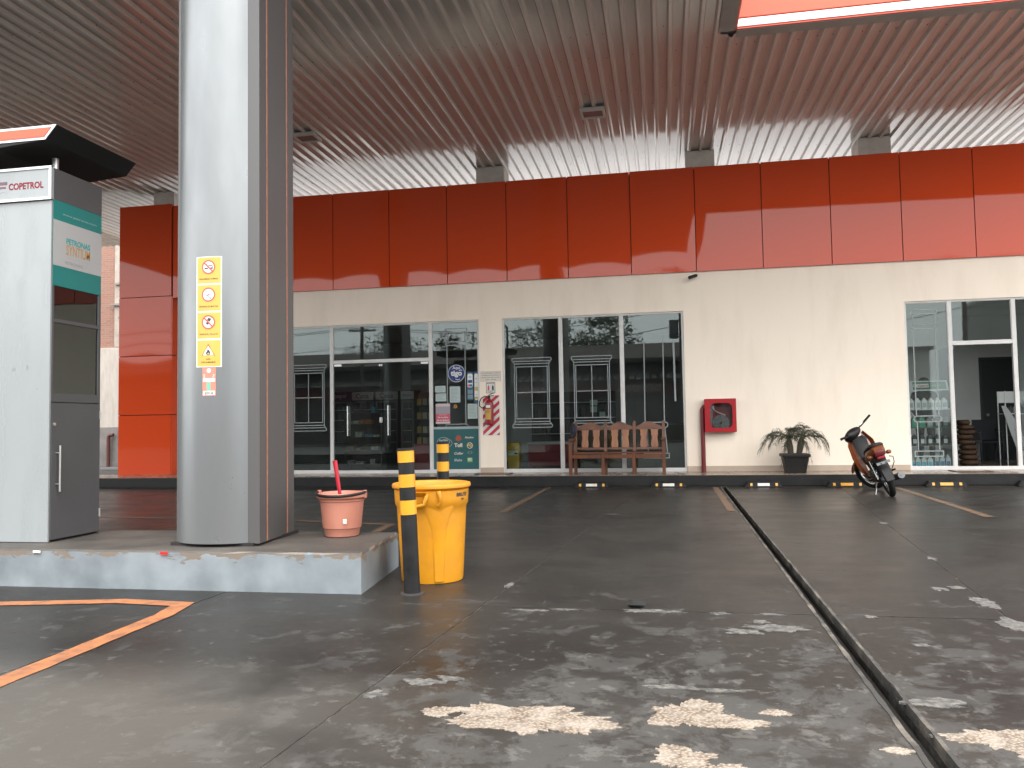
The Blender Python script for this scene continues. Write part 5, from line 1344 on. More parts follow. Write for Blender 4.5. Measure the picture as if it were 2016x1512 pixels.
# ------------------------------------------------------------------ left shop interior
M_FRW = mat('fridge_white', (.55, .55, .55), .4); M_FRD = mat('fridge_dark', (.05, .055, .06), .4)
for q, (x0, x1, lab, tx) in enumerate(((-8.75, -8.2, 'leftmost dark drinks fridge at the back of the shop', 'pepsi'), (-8.16, -7.55, 'drinks fridge with white header, second from the left', 'Coca'), (-7.50, -6.87, 'drinks fridge with white header, third from the left', 'Coca'), (-6.80, -6.43, 'narrow tall drinks fridge at the right of the row', 'Brahma'))):
    t = thing('drinks_fridge', lab, 'fridge', ((x0+x1)/2, 20.5, PZ), 'drinks fridges at the back of the shop')
    yf = 20.3
    MB().box(x0, x1, yf+.06, 20.95, PZ, 2.12).build('cabinet', M_FRD, t, bevel=.01)
    MB().box(x0+.01, x1-.01, yf+.0, yf+.06, 1.88, 2.10).build('header', M_FRW if q else mat('fridge_blue', (.02, .04, .14), .4), t, bevel=.01)
    ptext(tx, (x0+x1)/2, yf-.002, 1.99, mat('fridge_text', (.16, .16, .17), .5) if q else M_FRW, t, w=(x1-x0)*.6, bold=.02)
    MB().frame(x0+.01, x1-.01, .45, 1.86, .05, yf+.01, yf+.06).build('door_frame', mat('fridge_grey', (.24, .25, .26), .4), t, bevel=.004)
    for z in (.75, 1.05, 1.35, 1.62): MB().box(x0+.06, x1-.06, yf+.03, yf+.059, z, z+.015).build('shelf', M_FRW, t)
    r = random.Random(q+4)
    for z in (.765, 1.065, 1.365, 1.635):
        for kx in range(4):
            xx = x0+.10+(x1-x0-.2)*kx/3
            MB().cyl((xx, yf+.045, z), (xx, yf+.045, z+.16), .022, .016, 8).build('bottle', mat('drink%d' % r.randrange(4), ((.10, .02, .01), (.02, .06, .03), (.14, .09, .03), (.03, .04, .09))[r.randrange(4)], .3), t)
M_GON = mat('gondola_brown', (.055, .038, .028), .6)
g = thing('display_shelf', 'dark brown display shelf of groceries behind the glass doors', 'shelf', (-6.95, 18.1, PZ))
MB().box(-7.36, -6.50, 18.25, 18.30, PZ, 1.50).box(-7.38, -7.36, 17.9, 18.3, PZ, 1.50).box(-6.50, -6.48, 17.9, 18.3, PZ, 1.50).build('carcass', M_GON, g)
SH = (.30, .62, .93, 1.24, 1.50)
for z in SH: MB().box(-7.359, -6.501, 17.9, 18.249, z-.02, z).build('shelf_board', M_GON, g)
r = random.Random(9)
cols = {'white': (.50, .50, .47), 'orange': (.50, .17, .03), 'light blue': (.10, .30, .42), 'tan': (.36, .26, .14), 'brown': (.20, .09, .04), 'silver': (.55, .55, .55)}
def prod(z, x, w, h, c, lab):
    t = tag(MB().box(x, x+w, 17.93, 18.1, z+.001, z+h).build('grocery_box', mat('box_'+c.replace(' ', '_'), cols[c], .5, col2=tuple(v*.55 for v in cols[c]), scale=16, contrast=(.45, .6)), None, bevel=.005), lab, 'box', 'groceries on the display shelf')
prod(1.24, -7.02, .13, .10, 'orange', 'left orange box on the second highest shelf of the brown display')
prod(1.24, -6.86, .14, .10, 'orange', 'right orange box on the second highest shelf of the brown display')
prod(1.24, -7.34, .16, .07, 'tan', 'tan box at the left of the second highest shelf')
prod(1.24, -7.17, .13, .08, 'white', 'white box beside the tan box on the brown display')
prod(1.50, -6.72, .10, .14, 'light blue', 'light blue box on the very top of the brown display')
prod(1.50, -7.15, .16, .05, 'brown', 'brown box on the very top of the brown display')
prod(.93, -6.90, .20, .07, 'light blue', 'light blue box on the middle shelf of the brown display')
prod(.93, -7.12, .15, .13, 'white', 'taller white box on the middle shelf of the brown display')
prod(.93, -6.68, .15, .055, 'white', 'low white box at the right of the middle shelf')
prod(.62, -7.34, .19, .11, 'brown', 'brown box on the second lowest shelf of the brown display')
prod(.62, -6.74, .18, .10, 'silver', 'silver box on the second lowest shelf of the brown display')
prod(.62, -7.13, .14, .05, 'tan', 'flat tan box on the second lowest shelf')
prod(.30, -7.33, .16, .09, 'white', 'white box at the left of the lowest shelf of the brown display')
prod(.30, -7.12, .20, .06, 'silver', 'silver packet on the lowest shelf, left of the bright tin')
prod(.30, -6.76, .12, .11, 'silver', 'bright silver tin at the right of the lowest shelf')
c = thing('red_display', 'tall red cardboard display standing inside by the right glass door', 'display', (-5.0, 16.7, PZ))
M_CARD = mat('red_card', (.30, .02, .03), .6)
MB().box(-5.25, -4.85, 16.6, 17.0, PZ, .78).build('base', M_CARD, c, bevel=.004)
MB().box(-5.25, -4.85, 16.96, 17.0, .781, 1.9).build('back', M_GON, c)
for z in (1.0, 1.3, 1.6): MB().box(-5.25, -4.85, 16.65, 16.96, z, z+.015).build('shelf_board', M_GON, c)
for z in (.782, 1.016, 1.316, 1.616):
    for kx in range(3): MB().box(-5.22+kx*.125, -5.12+kx*.125, 16.70, 16.78, z+.001, z+.14).build('packet', mat('packet%d' % kx, ((.35, .20, .05), (.30, .28, .22), (.22, .16, .05))[kx], .6), c)
# counter side behind the second shopfront
c = thing('shop_counter', 'dark shop counter behind the second shopfront', 'counter', (-1.0, 18, PZ))
MB().box(-1.9, .6, 17.6, 18.1, PZ, 1.10).build('body', mat('counter_wood', (.10, .085, .06), .5), c, bevel=.01)
MB().box(-1.95, .65, 17.55, 18.15, 1.101, 1.14).build('top', mat('counter_top', (.20, .20, .19), .3), c, bevel=.006)
c = thing('ice_cream_freezer', 'low red chest freezer inside the second shopfront', 'freezer', (-2.4, 17.5, PZ))
MB().box(-2.9, -1.95, 17.3, 17.9, PZ+.05, .72).build('body', M_CARD, c, bevel=.02)
MB().box(-2.92, -1.93, 17.28, 17.92, .721, .78).build('lid', M_FRW, c, bevel=.01)
c = thing('wall_shelf', 'pale drinks shelving at the back of the second shopfront', 'shelf', (-2.2, 20.7, PZ))
MB().box(-3.4, -1.2, 20.9, 20.95, PZ, 2.0).build('back', M_FRD, c)
for z in (.5, .9, 1.3, 1.7): MB().box(-3.4, -1.2, 20.6, 20.9, z, z+.02).build('shelf_board', M_FRW, c)
for z in (.521, .921, 1.321):
    for kx in range(14): MB().cyl((-3.3+kx*.15, 20.7, z), (-3.3+kx*.15, 20.7, z+.22), .035, .02, 8).build('bottle', mat('drink%d' % (kx % 4), (.1, .1, .1), .3), c)
for q, (x0, z0, w, h) in enumerate(((-1.55, 1.55, .16, .12), (-1.55, 1.40, .15, .13), (-1.35, 1.28, .12, .13), (-1.20, 1.26, .10, .06))):
    tag(MB().box(x0, x0+w, 17.5, 17.503, z0, z0+h).build('paper_notice', M_PAPER), ('topmost', 'second', 'third', 'lowest')[q]+' white paper hung by the counter behind the bench window', 'paper', 'papers at the counter')
yb = thing('pedal_bin', 'yellow pedal bin with a white label just inside the second shopfront', 'waste bin', (-3.0, 16.25, PZ))
M_PB = mat('yellow_bin_plastic', (.55, .38, .02), .45)
MB().hexa([(-3.115, 16.13, PZ), (-2.90, 16.13, PZ), (-2.90, 16.36, PZ), (-3.115, 16.36, PZ)], [(-3.14, 16.11, .72), (-2.875, 16.11, .72), (-2.875, 16.38, .72), (-3.14, 16.38, .72)]).build('body', M_PB, yb, bevel=.012)
MB().hexa([(-3.15, 16.10, .722), (-2.865, 16.10, .722), (-2.865, 16.39, .722), (-3.15, 16.39, .722)], [(-3.12, 16.13, .80), (-2.895, 16.13, .80), (-2.895, 16.36, .80), (-3.12, 16.36, .80)]).build('lid', M_PB, yb, bevel=.012)
MB().box(-3.115, -2.91, 16.106, 16.109, .54, .63).build('label', M_SIGNW, yb); ptext('Basura', -3.06, 16.105, .60, mat('bin_ink', (.05, .08, .05), .5), yb, w=.07)
MB().box(-2.985, -2.925, 16.104, 16.1055, .56, .59).build('label_print', M_SIGNK, yb)

# ------------------------------------------------------------------ lubricants shop on the right
sh = thing('oil_shelf', 'green and white motor oil display shelf behind the right shop window', 'shelf', (4.85, 16.35, PZ))
M_SG = mat('shelf_green', (.02, .13, .08), .45); M_SK = mat('shelf_black', (.02, .02, .02), .5)
LEV = (1.325, .985, .66)
for xx in (4.36, 5.235): MB().box(xx, xx+.02, 16.15, 16.6, PZ, 1.66).build('side', M_SK, sh)
for z in LEV: MB().box(4.381, 5.234, 16.14, 16.6, z-.022, z).build('shelf_board', M_SG if z == .985 else M_FRW if z > 1 else M_SK, sh)
hdr = MB().prism([(4.36, 1.66), (5.215, 1.66), (5.19, 1.845), (4.36, 1.845)], 'xz', 16.12, 16.15).build('header', M_FRW, sh)
MB().prism([(4.60, 1.685), (5.175, 1.685), (5.16, 1.825), (4.59, 1.825)], 'xz', 16.115, 16.119).build('header_field', mat('oil_green', (.012, .10, .055), .45), hdr)
MB().box(4.365, 4.50, 16.115, 16.119, 1.685, 1.825).build('header_field', mat('oil_red', (.35, .02, .02), .45), hdr)
MB().box(4.66, 4.87, 16.112, 16.1145, 1.72, 1.79).build('logo_plate', M_FRW, hdr)
ptext('Castrol', 4.775, 16.111, 1.755, mat('oil_logo_red', (.40, .02, .02), .5), hdr, w=.175, bold=.03, shear=.2); ptext('ALEMAN', 5.0, 16.111, 1.755, mat('oil_pale', (.25, .40, .30), .5), hdr, w=.16)
vs, fs = ring2d(.018, .034, 20); MB().add(xz(vs, 4.63, 16.1115, 1.757), fs).build('logo', M_FRW, hdr)
def jug(x, z, w, h, m, lab, lm=None, cap=None, y=16.2, group='', kind='jug'):
    t = thing('oil_bottle', lab, 'bottle', (x, y, z), group)
    d = .045
    poly = [(x-w/2, z+.001), (x+w/2, z+.001), (x+w/2, z+h*.70), (x+w*.18, z+h*.88), (x+w*.18, z+h*.93), (x-w*.20, z+h*.93), (x-w*.20, z+h*.88), (x-w/2, z+h*.70)]
    MB().prism(poly, 'xz', y-d, y+d).build('body', m, t, bevel=.006)
    MB().cyl((x-w*.01, y, z+h*.93), (x-w*.01, y, z+h), w*.17, n=12).build('cap', cap or m, t, smooth=40)
    if lm: MB().box(x-w*.36, x+w*.36, y-d-.002, y-d, z+h*.12, z+h*.55).build('label', lm, t)
M_JW = mat('jug_white', (.62, .63, .61), .4); M_JK = mat('jug_black', (.02, .02, .021), .4); M_JG = mat('jug_green', (.02, .25, .15), .4); M_JGR = mat('jug_grey', (.20, .21, .21), .4)
M_LB = mat('label_blue', (.08, .42, .62), .45); M_LG = mat('label_grey', (.33, .36, .36), .5); M_CLEAR = mat('jug_milky', (.42, .48, .50), .35)
for q in range(7): jug(4.455+q*.115, LEV[0], .098, .205, M_JW, ORD[q]+' white oil jug on the top shelf of the green display', M_LG, group='oil bottles on the display shelf')
for q in range(6): jug(4.475+q*.135, LEV[1], .10, .20, (M_JK, M_JG, M_JG, M_JGR, M_JK, M_JK)[q], ORD[q]+' bottle on the second shelf of the green display, '+('black', 'green', 'green', 'grey', 'black', 'black')[q], (M_JW, M_JG, M_JG, M_LG, M_LG, M_JGR)[q], group='oil bottles on the display shelf')
for q in range(6): jug(4.475+q*.132, LEV[2], .085, .19, M_JK, ORD[q]+' black oil bottle with white label on the third shelf', M_JW, group='oil bottles on the display shelf')
for q in range(4): jug(4.49+q*.105, PZ, .092, .255, M_JW, ORD[q]+' white jug with a blue label on the shop floor', M_LB, y=16.02, group='blue label jugs on the floor')
for q in range(3): jug(4.915+q*.098, PZ, .080, .275, M_CLEAR, ORD[q]+' milky bottle with a dark blue label on the shop floor', mat('label_navy', (.03, .14, .28), .45), y=16.02, group='milky bottles on the floor')
# charcoal sacks just inside the open door
M_SACK = mat('brown_paper_sack', (.10, .055, .028), .8, col2=(.055, .03, .018), scale=12, bump=.6, bscale=22)
zz = PZ; r = random.Random(5)
for q in range(9):
    h = .098+r.uniform(-.008, .012); x0 = 5.93+r.uniform(-.02, .03)-.018*q*.4; w = .30+r.uniform(-.03, .02)-(.06 if q == 8 else 0)
    b = MB().sphere((x0, 17.4, zz+h/2), .5, 18, 10, w, .42, h*1.02)
    for i, v in enumerate(b.v):
        nn = noise.noise(Vector((v[0]*8, v[1]*8, v[2]*8+q)))*.012
        cx = x0; dx = v[0]-cx
        b.v[i] = (cx+math.copysign(abs(dx/(w*.5))**.55, dx)*w*.5+nn, v[1]+nn, zz+h/2+math.copysign(min(abs(v[2]-zz-h/2)*1.35, h*.5), v[2]-zz-h/2)+nn*.3)
    tag(b.build('charcoal_sack', M_SACK, None, smooth=60), 'brown paper sack, '+('lowest', 'second', 'third', 'fourth', 'fifth', 'sixth', 'seventh', 'eighth', 'topmost')[q]+(' of the stack' if q in (0, 8) else ' from the bottom of the stack')+' inside the open shop door', 'sack', 'stacked brown sacks')
    zz += h
d = thing('inner_door', 'dark open doorway with door in the back wall of the right shop', 'door', (7.35, 19.5, PZ))
MB().box(7.0, 7.72, 19.52, 19.545, PZ, 2.44).build('leaf', mat('dark_door', (.03, .033, .035), .6), d, bevel=.004)
MB().box(6.96, 7.0, 19.50, 19.548, PZ, 2.48).box(7.72, 7.76, 19.50, 19.548, PZ, 2.48).box(7.0, 7.72, 19.50, 19.548, 2.44, 2.48).build('jamb', mat('dark_jamb', (.05, .053, .055), .6), d)
MB().cyl((7.08, 19.52, 1.2), (7.08, 19.47, 1.2), .03, n=14).build('knob', M_STEEL, d, smooth=40)
rk = thing('wire_rack', 'white wire display rack with bottles at the edge of the open door', 'rack', (6.55, 16.9, PZ))
M_RKW = mat('rack_white', (.52, .53, .52), .4)
for xx in (6.40, 7.0):
    for yy in (16.75, 17.1): MB().tube([(xx, yy, PZ), (xx, yy, 1.64)], .011, 8).build('post', M_RKW, rk, smooth=40)
for z in (.30, .78, 1.20): MB().box(6.40, 7.0, 16.74, 17.11, z, z+.015).build('shelf_board', M_RKW if z > 1 else M_SK, rk)
MB().box(6.41, 6.99, 17.09, 17.10, 1.42, 1.64).build('header', M_RKW, rk)
for q in range(5): jug(6.52+q*.09, 1.215, .06, .14, M_JW if q % 2 else M_JK, ORD[q]+' small bottle on the white wire rack', y=16.85, group='bottles on the wire rack')
bd = thing('leaning_board', 'curved white promotional banner leaning against the wire rack', 'banner', (6.6, 16.6, PZ))
b = MB(); vs = []; fs = []
for i in range(13):
    t = i/12; z = PZ+.03+1.12*t; xc = 6.66-.33*t+.05*math.sin(PI*t); wd = .035+.06*math.sin(PI*t)
    vs += [(xc-wd, 16.66, z), (xc+wd, 16.64, z), (xc+wd, 16.65, z), (xc-wd, 16.67, z)]
for i in range(12):
    for j in range(4): fs.append((i*4+j, i*4+(j+1) % 4, (i+1)*4+(j+1) % 4, (i+1)*4+j))
fs += [(0, 1, 2, 3), (48, 49, 50, 51)]
b.add(vs, fs).build('sheet', mat('banner_grey', (.34, .35, .35), .5), bd, smooth=40)
vs, fs = text2d('BOSCH', h=.055, w=.42, bold=.03)
ca, sa = math.cos(R(105)), math.sin(R(105))
MB().add([(6.57+u*ca-v*sa, 16.62, .72+u*sa+v*ca) for u, v in vs], fs).build('lettering', M_SIGNK, bd)
ch = thing('plastic_chair', 'dark plastic chair in the shadow of the right shop', 'chair', (6.75, 18.6, PZ))
M_CHR = mat('chair_plastic', (.02, .024, .032), .4)
MB().box(6.50, 6.98, 18.35, 18.8, .60, .63).build('seat', M_CHR, ch, bevel=.01)
for xx in (6.53, 6.95):
    for yy in (18.38, 18.77): MB().tube([(xx, yy, PZ), (xx, yy, .60)], [.022, .028], 10).build('leg', M_CHR, ch, smooth=40)
    MB().tube([(xx, 18.38, .63), (xx, 18.38, .84), (xx, 18.75, .88)], .02, 8).build('arm', M_CHR, ch, smooth=40)
MB().box(6.50, 6.98, 18.78, 18.81, .66, 1.10).build('backrest', M_CHR, ch, bevel=.02)

# ------------------------------------------------------------------ person behind the oil shelf (skin modifier body)
def skin_person(px, py, pz):
    J_ = {'pel': ((0, 0, .95), .15), 'wai': ((0, 0, 1.10), .135), 'che': ((0, 0, 1.32), .165), 'nec': ((0, 0, 1.49), .058), 'hea': ((0, -.02, 1.60), .082), 'top': ((0, -.015, 1.71), .072),
          'shl': ((-.19, 0, 1.42), .068), 'ell': ((-.25, -.02, 1.15), .048), 'wrl': ((-.20, -.20, .98), .034), 'hnl': ((-.16, -.27, .97), .036),
          'shr': ((.19, 0, 1.42), .068), 'elr': ((.25, -.02, 1.15), .048), 'wrr': ((.20, -.20, .98), .034), 'hnr': ((.16, -.27, .97), .036),
          'hil': ((-.10, 0, .88), .10), 'knl': ((-.11, -.02, .48), .066), 'anl': ((-.11, .0, .09), .046), 'tol': ((-.12, -.15, .03), .036),
          'hir': ((.10, 0, .88), .10), 'knr': ((.11, -.02, .48), .066), 'anr': ((.11, .0, .09), .046), 'tor': ((.12, -.15, .03), .036)}
    E_ = [('pel', 'wai'), ('wai', 'che'), ('che', 'nec'), ('nec', 'hea'), ('hea', 'top'), ('che', 'shl'), ('shl', 'ell'), ('ell', 'wrl'), ('wrl', 'hnl'), ('che', 'shr'), ('shr', 'elr'), ('elr', 'wrr'), ('wrr', 'hnr'),
          ('pel', 'hil'), ('hil', 'knl'), ('knl', 'anl'), ('anl', 'tol'), ('pel', 'hir'), ('hir', 'knr'), ('knr', 'anr'), ('anr', 'tor')]
    ks = list(J_); me = bpy.data.meshes.new('body')
    me.from_pydata([J_[k_][0] for k_ in ks], [(ks.index(a), ks.index(b_)) for a, b_ in E_], [])
    o = bpy.data.objects.new('person', me); COL.objects.link(o)
    sk = o.modifiers.new('skin', 'SKIN'); ss = o.modifiers.new('sub', 'SUBSURF'); ss.levels = 2; ss.render_levels = 2
    for i, k_ in enumerate(ks):
        me.skin_vertices[0].data[i].radius = (J_[k_][1], J_[k_][1]*(.8 if k_ in ('pel', 'wai', 'che') else 1)); me.skin_vertices[0].data[i].use_root = k_ == 'pel'
    me.materials.append(mat('dark_clothes', (.018, .018, .02), .8, bump=.3, bscale=30))
    o.location = (px, py, pz)
    tag(o, 'person in dark clothes and black cap standing behind the oil shelf', 'person')
    cap = MB().sphere((0, -.015, 1.695), .098, 18, 10, 1, 1.05, .72).box(-.07, .07, -.19, -.08, 1.672, 1.684)
    cap.build('cap', mat('black_cap', (.012, .012, .013), .7), o, smooth=50, local=True)
    fc = MB().sphere((0, -.045, 1.60), .078, 16, 10, .9, .75, 1.15).sphere((0, -.108, 1.60), .014, 8, 6).sphere((-.08, -.01, 1.60), .02, 8, 6, .5, 1, 1.3).sphere((.08, -.01, 1.60), .02, 8, 6, .5, 1, 1.3)
    fc.build('face', mat('skin', (.22, .12, .08), .6), o, smooth=60, local=True)
    MB().sphere((-.03, -.098, 1.615), .009, 8, 6).sphere((.03, -.098, 1.615), .009, 8, 6).box(-.022, .022, -.106, -.098, 1.553, 1.559).build('eyes_and_mouth', mat('face_dark', (.04, .02, .02), .5), o, local=True)
    for s in (-1, 1):
        h = MB().sphere((s*.15, -.28, .965), .038, 12, 8, .9, 1.1, .5)
        for f in range(4): h.tube([(s*.15-.027+.018*f, -.30, .965), (s*.15-.029+.0185*f, -.335-.008*(f in (1, 2)), .955), (s*.15-.029+.0185*f, -.352-.010*(f in (1, 2)), .938)], [.009, .008, .0065], 7)
        h.tube([(s*.15-s*.03, -.27, .965), (s*.15-s*.055, -.295, .962), (s*.15-s*.06, -.318, .955)], [.011, .009, .007], 7)
        h.build('hand', mat('skin', (.22, .12, .08), .6), o, smooth=60, local=True)
skin_person(5.18, 17.45, PZ)
# ------------------------------------------------------------------ neighbouring wall seen past the kiosk
def brick_mat():
    m = bpy.data.materials.new('old_brick'); m.use_nodes = True
    n, l = m.node_tree.nodes, m.node_tree.links; b = n['Principled BSDF']
    g = n.new('ShaderNodeNewGeometry'); sp = n.new('ShaderNodeSeparateXYZ'); cb = n.new('ShaderNodeCombineXYZ'); l.new(g.outputs['Position'], sp.inputs[0])
    l.new(sp.outputs[0], cb.inputs[0]); l.new(sp.outputs[2], cb.inputs[1])
    t = n.new('ShaderNodeTexBrick'); t.inputs['Scale'].default_value = 1.0; t.inputs['Brick Width'].default_value = .25; t.inputs['Row Height'].default_value = .075; t.inputs['Mortar Size'].default_value = .01
    t.inputs['Color1'].default_value = (.30, .14, .10, 1); t.inputs['Color2'].default_value = (.25, .115, .08, 1); t.inputs['Mortar'].default_value = (.24, .20, .165, 1)
    l.new(cb.outputs[0], t.inputs['Vector']); l.new(t.outputs['Color'], b.inputs['Base Color']); b.inputs['Roughness'].default_value = .9
    bp = n.new('ShaderNodeBump'); bp.inputs['Strength'].default_value = .6; bp.inputs['Distance'].default_value = .01; bp.invert = True
    l.new(t.outputs['Fac'], bp.inputs['Height']); l.new(bp.outputs[0], b.inputs['Normal'])
    return m
K = 24/20.6
nb = thing('neighbour_wall', 'old brick and plaster boundary wall beyond the kiosk', 'wall', (-20, 24.1, 0))
MB().box(-34, -11.8, 24.12, 24.4, .0, 8.0).build('brickwork', brick_mat(), nb)
M_PLA = mat('old_plaster', (.40, .35, .30), .85, col2=(.30, .26, .22), scale=3, bump=.3)
MB().box(-18.10, -11.8, 24.04, 24.119, 4.0, 8.0).build('render_coat', M_PLA, nb, bevel=.02)
MB().box(-34, -11.8, 24.0, 24.119, 1.29, 3.98).build('render_coat', mat('cream_plaster', (.44, .395, .35), .85, col2=(.36, .32, .28), scale=4, bump=.4, bscale=20, stretch=(2, 2, .4)), nb, bevel=.02)
MB().box(-34, -11.8, 23.92, 24.119, 0, 1.28).build('plinth', mat('grey_plinth', (.20, .18, .17), .85, col2=(.14, .13, .12), scale=2, bump=.3), nb, bevel=.02)
for z, x0 in ((6.1, -18.05), (5.4, -18.2), (4.95, -17.9)): MB().box(x0, -11.8, 23.96, 24.039, z, z+.07).build('ledge', mat('ledge_grey', (.22, .20, .18), .85), nb)
t = thing('vent_pipe', 'rusty dark red stand pipe in front of the boundary wall', 'pipe', (-18.1, 23.8, 0))
MB().tube([(-18.1, 23.8, 0), (-18.1, 23.8, .95)]+[(-18.1+.10*(1-math.cos(R(18*i))), 23.8, .95+.10*math.sin(R(18*i))) for i in range(1, 6)]+[(-17.92, 23.8, 1.05)], .06, 12).build('pipe', mat('rust_red', (.09, .025, .02), .6), t, smooth=60)

# ------------------------------------------------------------------ across the street (seen mirrored in the glass and the red panels)
M_OW = mat('pale_street_wall', (.50, .49, .46), .8, col2=(.42, .41, .39), scale=.8); M_OD = mat('dark_street_front', (.05, .047, .045), .8); M_OR = mat('dark_tile_roof', (.07, .055, .05), .8, col2=(.05, .04, .035), scale=2)
M_AWN = mat('zinc_awning', (.10, .095, .09), .6); M_ORED = mat('red_signboard', (.11, .02, .02), .7)
op = thing('street_shop', 'long low shop with red signboard and zinc awning across the street', 'building', (-12, -21, 0))
MB().box(-46, 2.5, -27, -20.5, 0, 5.0).build('wall', M_OD, op)
MB().box(-46.5, 3.0, -27.5, -19.6, 5.0, 5.25).build('eave', M_OD, op)
MB().prism([(-19.6, 5.26), (-27.5, 5.26), (-24, 6.6)], 'yz', -46.5, 3.0).build('roof', M_OR, op)
MB().box(-30, 2.4, -20.5, -20.3, 3.0, 3.75).build('signboard', M_ORED, op)
def ftext(body, cx, cz, h, m, parent, y):     # facing +Y, read from the forecourt
    vs, fs = text2d(body, h=h, bold=.02); MB().add([(cx-u, y, cz+v) for u, v in vs], fs).build('lettering', m, parent)
M_OTX = mat('street_lettering', (.55, .50, .48), .6)
ftext('DESPENSA', -1.5, 3.38, .45, M_OTX, op, -20.29); ftext('LOS AMIGOS', -8.0, 3.38, .45, M_OTX, op, -20.29); ftext('RAMIREZ', -19, 3.38, .45, M_OTX, op, -20.29)
for q in range(60):
    x = -26+q*.47
    MB().prism([(-20.3, 4.30), (-18.6, 3.85), (-18.6, 3.90), (-20.3, 4.35)], 'yz', x, x+.30).build('awning_sheet', M_AWN, op)
for x in (-28, -22, -16, -9.5, -3.5):
    MB().box(x, x+2.4, -20.5, -20.44, .1, 2.6).build('shutter', mat('shutter_grey', (.09, .087, .083), .6), op)
w2 = thing('street_house', 'pale flat fronted house beyond the street shop', 'building', (12, -22, 0))
MB().box(3.6, 16, -30, -20.8, 0, 5.3).build('wall', M_OW, w2); MB().box(3.4, 16.2, -30.2, -20.6, 5.3, 5.5).build('cornice', M_OD, w2)
for x in (5, 9, 13): MB().box(x, x+1.3, -20.8, -20.76, 1.2, 2.7).build('window', M_OD, w2)
w3 = thing('street_house', 'tall pale gabled house at the right end of the street', 'building', (24, -16, 0))
MB().box(17, 28, -17.5, -14.5, 0, 7.3).build('wall', mat('grey_house_wall', (.34, .34, .33), .8), w3); MB().box(16.9, 28.2, -17.7, -14.3, 7.3, 7.5).build('cornice', M_OW, w3)
for x in (20.3, 23.0, 26.5):
    for z in (1.2, 4.2): MB().box(x, x+1.2, -14.5, -14.46, z, z+1.3).build('window', M_OD, w3)
M_LEAF = mat('street_tree_leaf', (.045, .065, .030), .6, col2=(.075, .095, .04), scale=3); M_BARK = mat('bark', (.08, .065, .05), .9, col2=(.05, .04, .03), scale=8)
def tree(x, y, h, cr, seed, label, nleaf=2600):
    r = random.Random(seed)
    t = thing('street_tree', label, 'tree', (x, y, 0), 'trees beyond the street shops')
    b = MB(); b.tube([(x, y, 0), (x+.1, y, h*.3), (x-.05, y+.1, h*.55)], [.24, .18, .11], 10)
    tips = []
    for q in range(9):
        a = 2*PI*q/9+r.uniform(-.3, .3); l1 = cr*r.uniform(.6, 1.0); z0 = h*r.uniform(.35, .55)
        p1 = (x+l1*.5*math.cos(a), y+l1*.5*math.sin(a), z0+h*.18); p2 = (x+l1*math.cos(a), y+l1*math.sin(a), z0+h*r.uniform(.22, .45))
        b.tube([(x, y, z0), p1, p2], [.09, .06, .025], 7); tips += [p1, p2]
    b.build('trunk', M_BARK, t, smooth=60)
    cl = [(Vector(p), r.uniform(.5, .95)*cr*.42) for p in tips]+[(Vector((x+r.uniform(-.5, .5)*cr, y+r.uniform(-.5, .5)*cr, h*r.uniform(.68, .97))), cr*r.uniform(.22, .42)) for _ in range(14)]
    lb = MB(); vs = []; fs = []
    for q in range(nleaf):
        c, rad = cl[r.randrange(len(cl))]
        d = Vector((r.gauss(0, 1), r.gauss(0, 1), r.gauss(0, .8))).normalized()*rad*r.random()**.4
        p = c+d; u = Vector((r.gauss(0, 1), r.gauss(0, 1), r.gauss(0, 1))).normalized(); v = u.orthogonal().normalized(); s = r.uniform(.09, .17)
        o = len(vs); vs += [tuple(p-u*s), tuple(p+v*s*.45), tuple(p+u*s), tuple(p-v*s*.45)]; fs.append((o, o+1, o+2, o+3))
    lb.add(vs, fs); stuff(lb.build('crown', M_LEAF, t))
tree(-8.6, -29, 9.6, 2.6, 1, 'leafy tree rising behind the middle of the street shop'); tree(-4.2, -28.5, 9.9, 2.7, 2, 'tallest leafy tree behind the right of the street shop', 3000)
tree(-22, -31, 8.6, 3.0, 3, 'broad tree behind the left of the street shop'); tree(-16.5, -33, 8.8, 2.2, 4, 'narrow tree behind the street shop beside the lamp pole')
tree(9, -34, 8.8, 3.2, 5, 'broad tree behind the pale house'); tree(14, -33, 8.2, 3.0, 6, 'rounded tree at the right of the pale house'); tree(5.2, -36, 9.4, 2.6, 7, 'far tree between the shop and the pale house')
M_POLE = mat('pole_wood', (.10, .09, .08), .85, col2=(.07, .06, .055), scale=4)
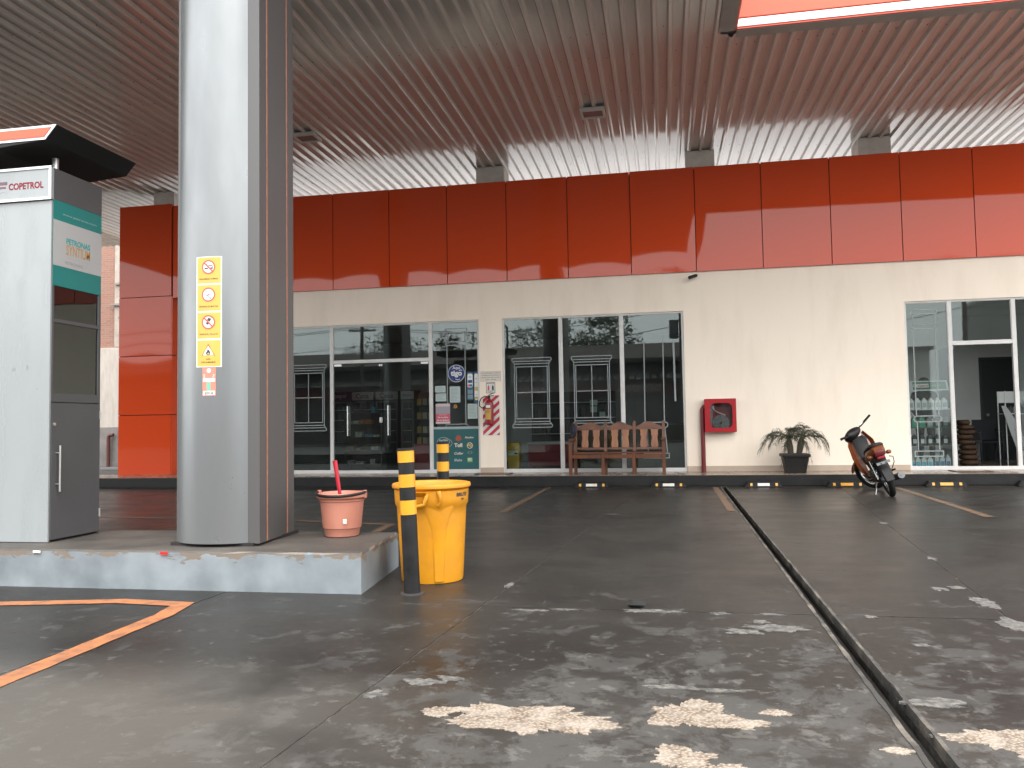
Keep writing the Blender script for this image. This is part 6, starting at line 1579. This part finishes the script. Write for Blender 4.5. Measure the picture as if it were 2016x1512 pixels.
def pole(x, y, h, label, arms=True, drum=False):
    t = thing('utility_pole', label, 'pole', (x, y, 0), 'utility poles along the street')
    MB().tube([(x, y, 0), (x, y, h)], [.15, .10], 12).build('shaft', M_POLE, t, smooth=50)
    if arms:
        for z in (h-.35, h-1.25): MB().box(x-.9, x+.9, y-.06, y+.06, z, z+.11).build('cross_arm', M_POLE, t)
        for z in (h-.35, h-1.25):
            for dx in (-.8, -.35, .35, .8): MB().cyl((x+dx, y, z+.11), (x+dx, y, z+.28), .035, .02, 8).build('insulator', M_OW, t)
    if drum: MB().cyl((x+.42, y, h-3.0), (x+.42, y, h-2.0), .28, n=18).cyl((x-.42, y, h-3.0), (x-.42, y, h-2.0), .28, n=18).box(x-.7, x+.7, y-.05, y+.05, h-2.0, h-1.9).build('transformer', M_KGREY, t)
    return (x, y, h)
pl_ = [pole(-19, -17.4, 8.6, 'plain utility pole at the left of the street'), pole(1.2, -17.4, 9.2, 'utility pole with twin transformers in the middle of the street', True, True), pole(15.3, -12.8, 9.0, 'utility pole at the right of the street')]
for k_, dz in enumerate((-.1, -.1, -1.0, -1.0, -2.2)):
    dx = (-.8, .8, -.8, .8, 0)[k_]
    pts = []
    for (a, b_) in zip([(-60, -17.4, 8.6)]+pl_, pl_+[(60, -12.8, 9)]):
        for i in range(14):
            t = i/14; pts.append((a[0]+(b_[0]-a[0])*t+dx, a[1]+(b_[1]-a[1])*t, a[2]+(b_[2]-a[2])*t+dz-1.0*math.sin(PI*t)*.9))
    tag(MB().tube(pts, .018, 5).build('overhead_wire', M_BBLK), ('upper left', 'upper right', 'middle left', 'middle right', 'lowest')[k_]+' overhead wire strung along the street poles', 'wire', 'overhead wires along the street')
t = thing('street_lamp', 'street lamp with a drooping head on the far side of the street', 'street lamp', (-9.4, -17.2, 0))
MB().tube([(-9.4, -17.2, 0), (-9.4, -17.2, 7.2), (-9.9, -16.6, 7.7), (-10.8, -15.8, 7.8)], [.10, .07, .05, .04], 10).build('post', M_POLE, t, smooth=60)
MB().tube([(-10.7, -15.9, 7.8), (-11.4, -15.3, 7.7)], [.10, .20], 12).build('head', M_KGREY, t, smooth=40)
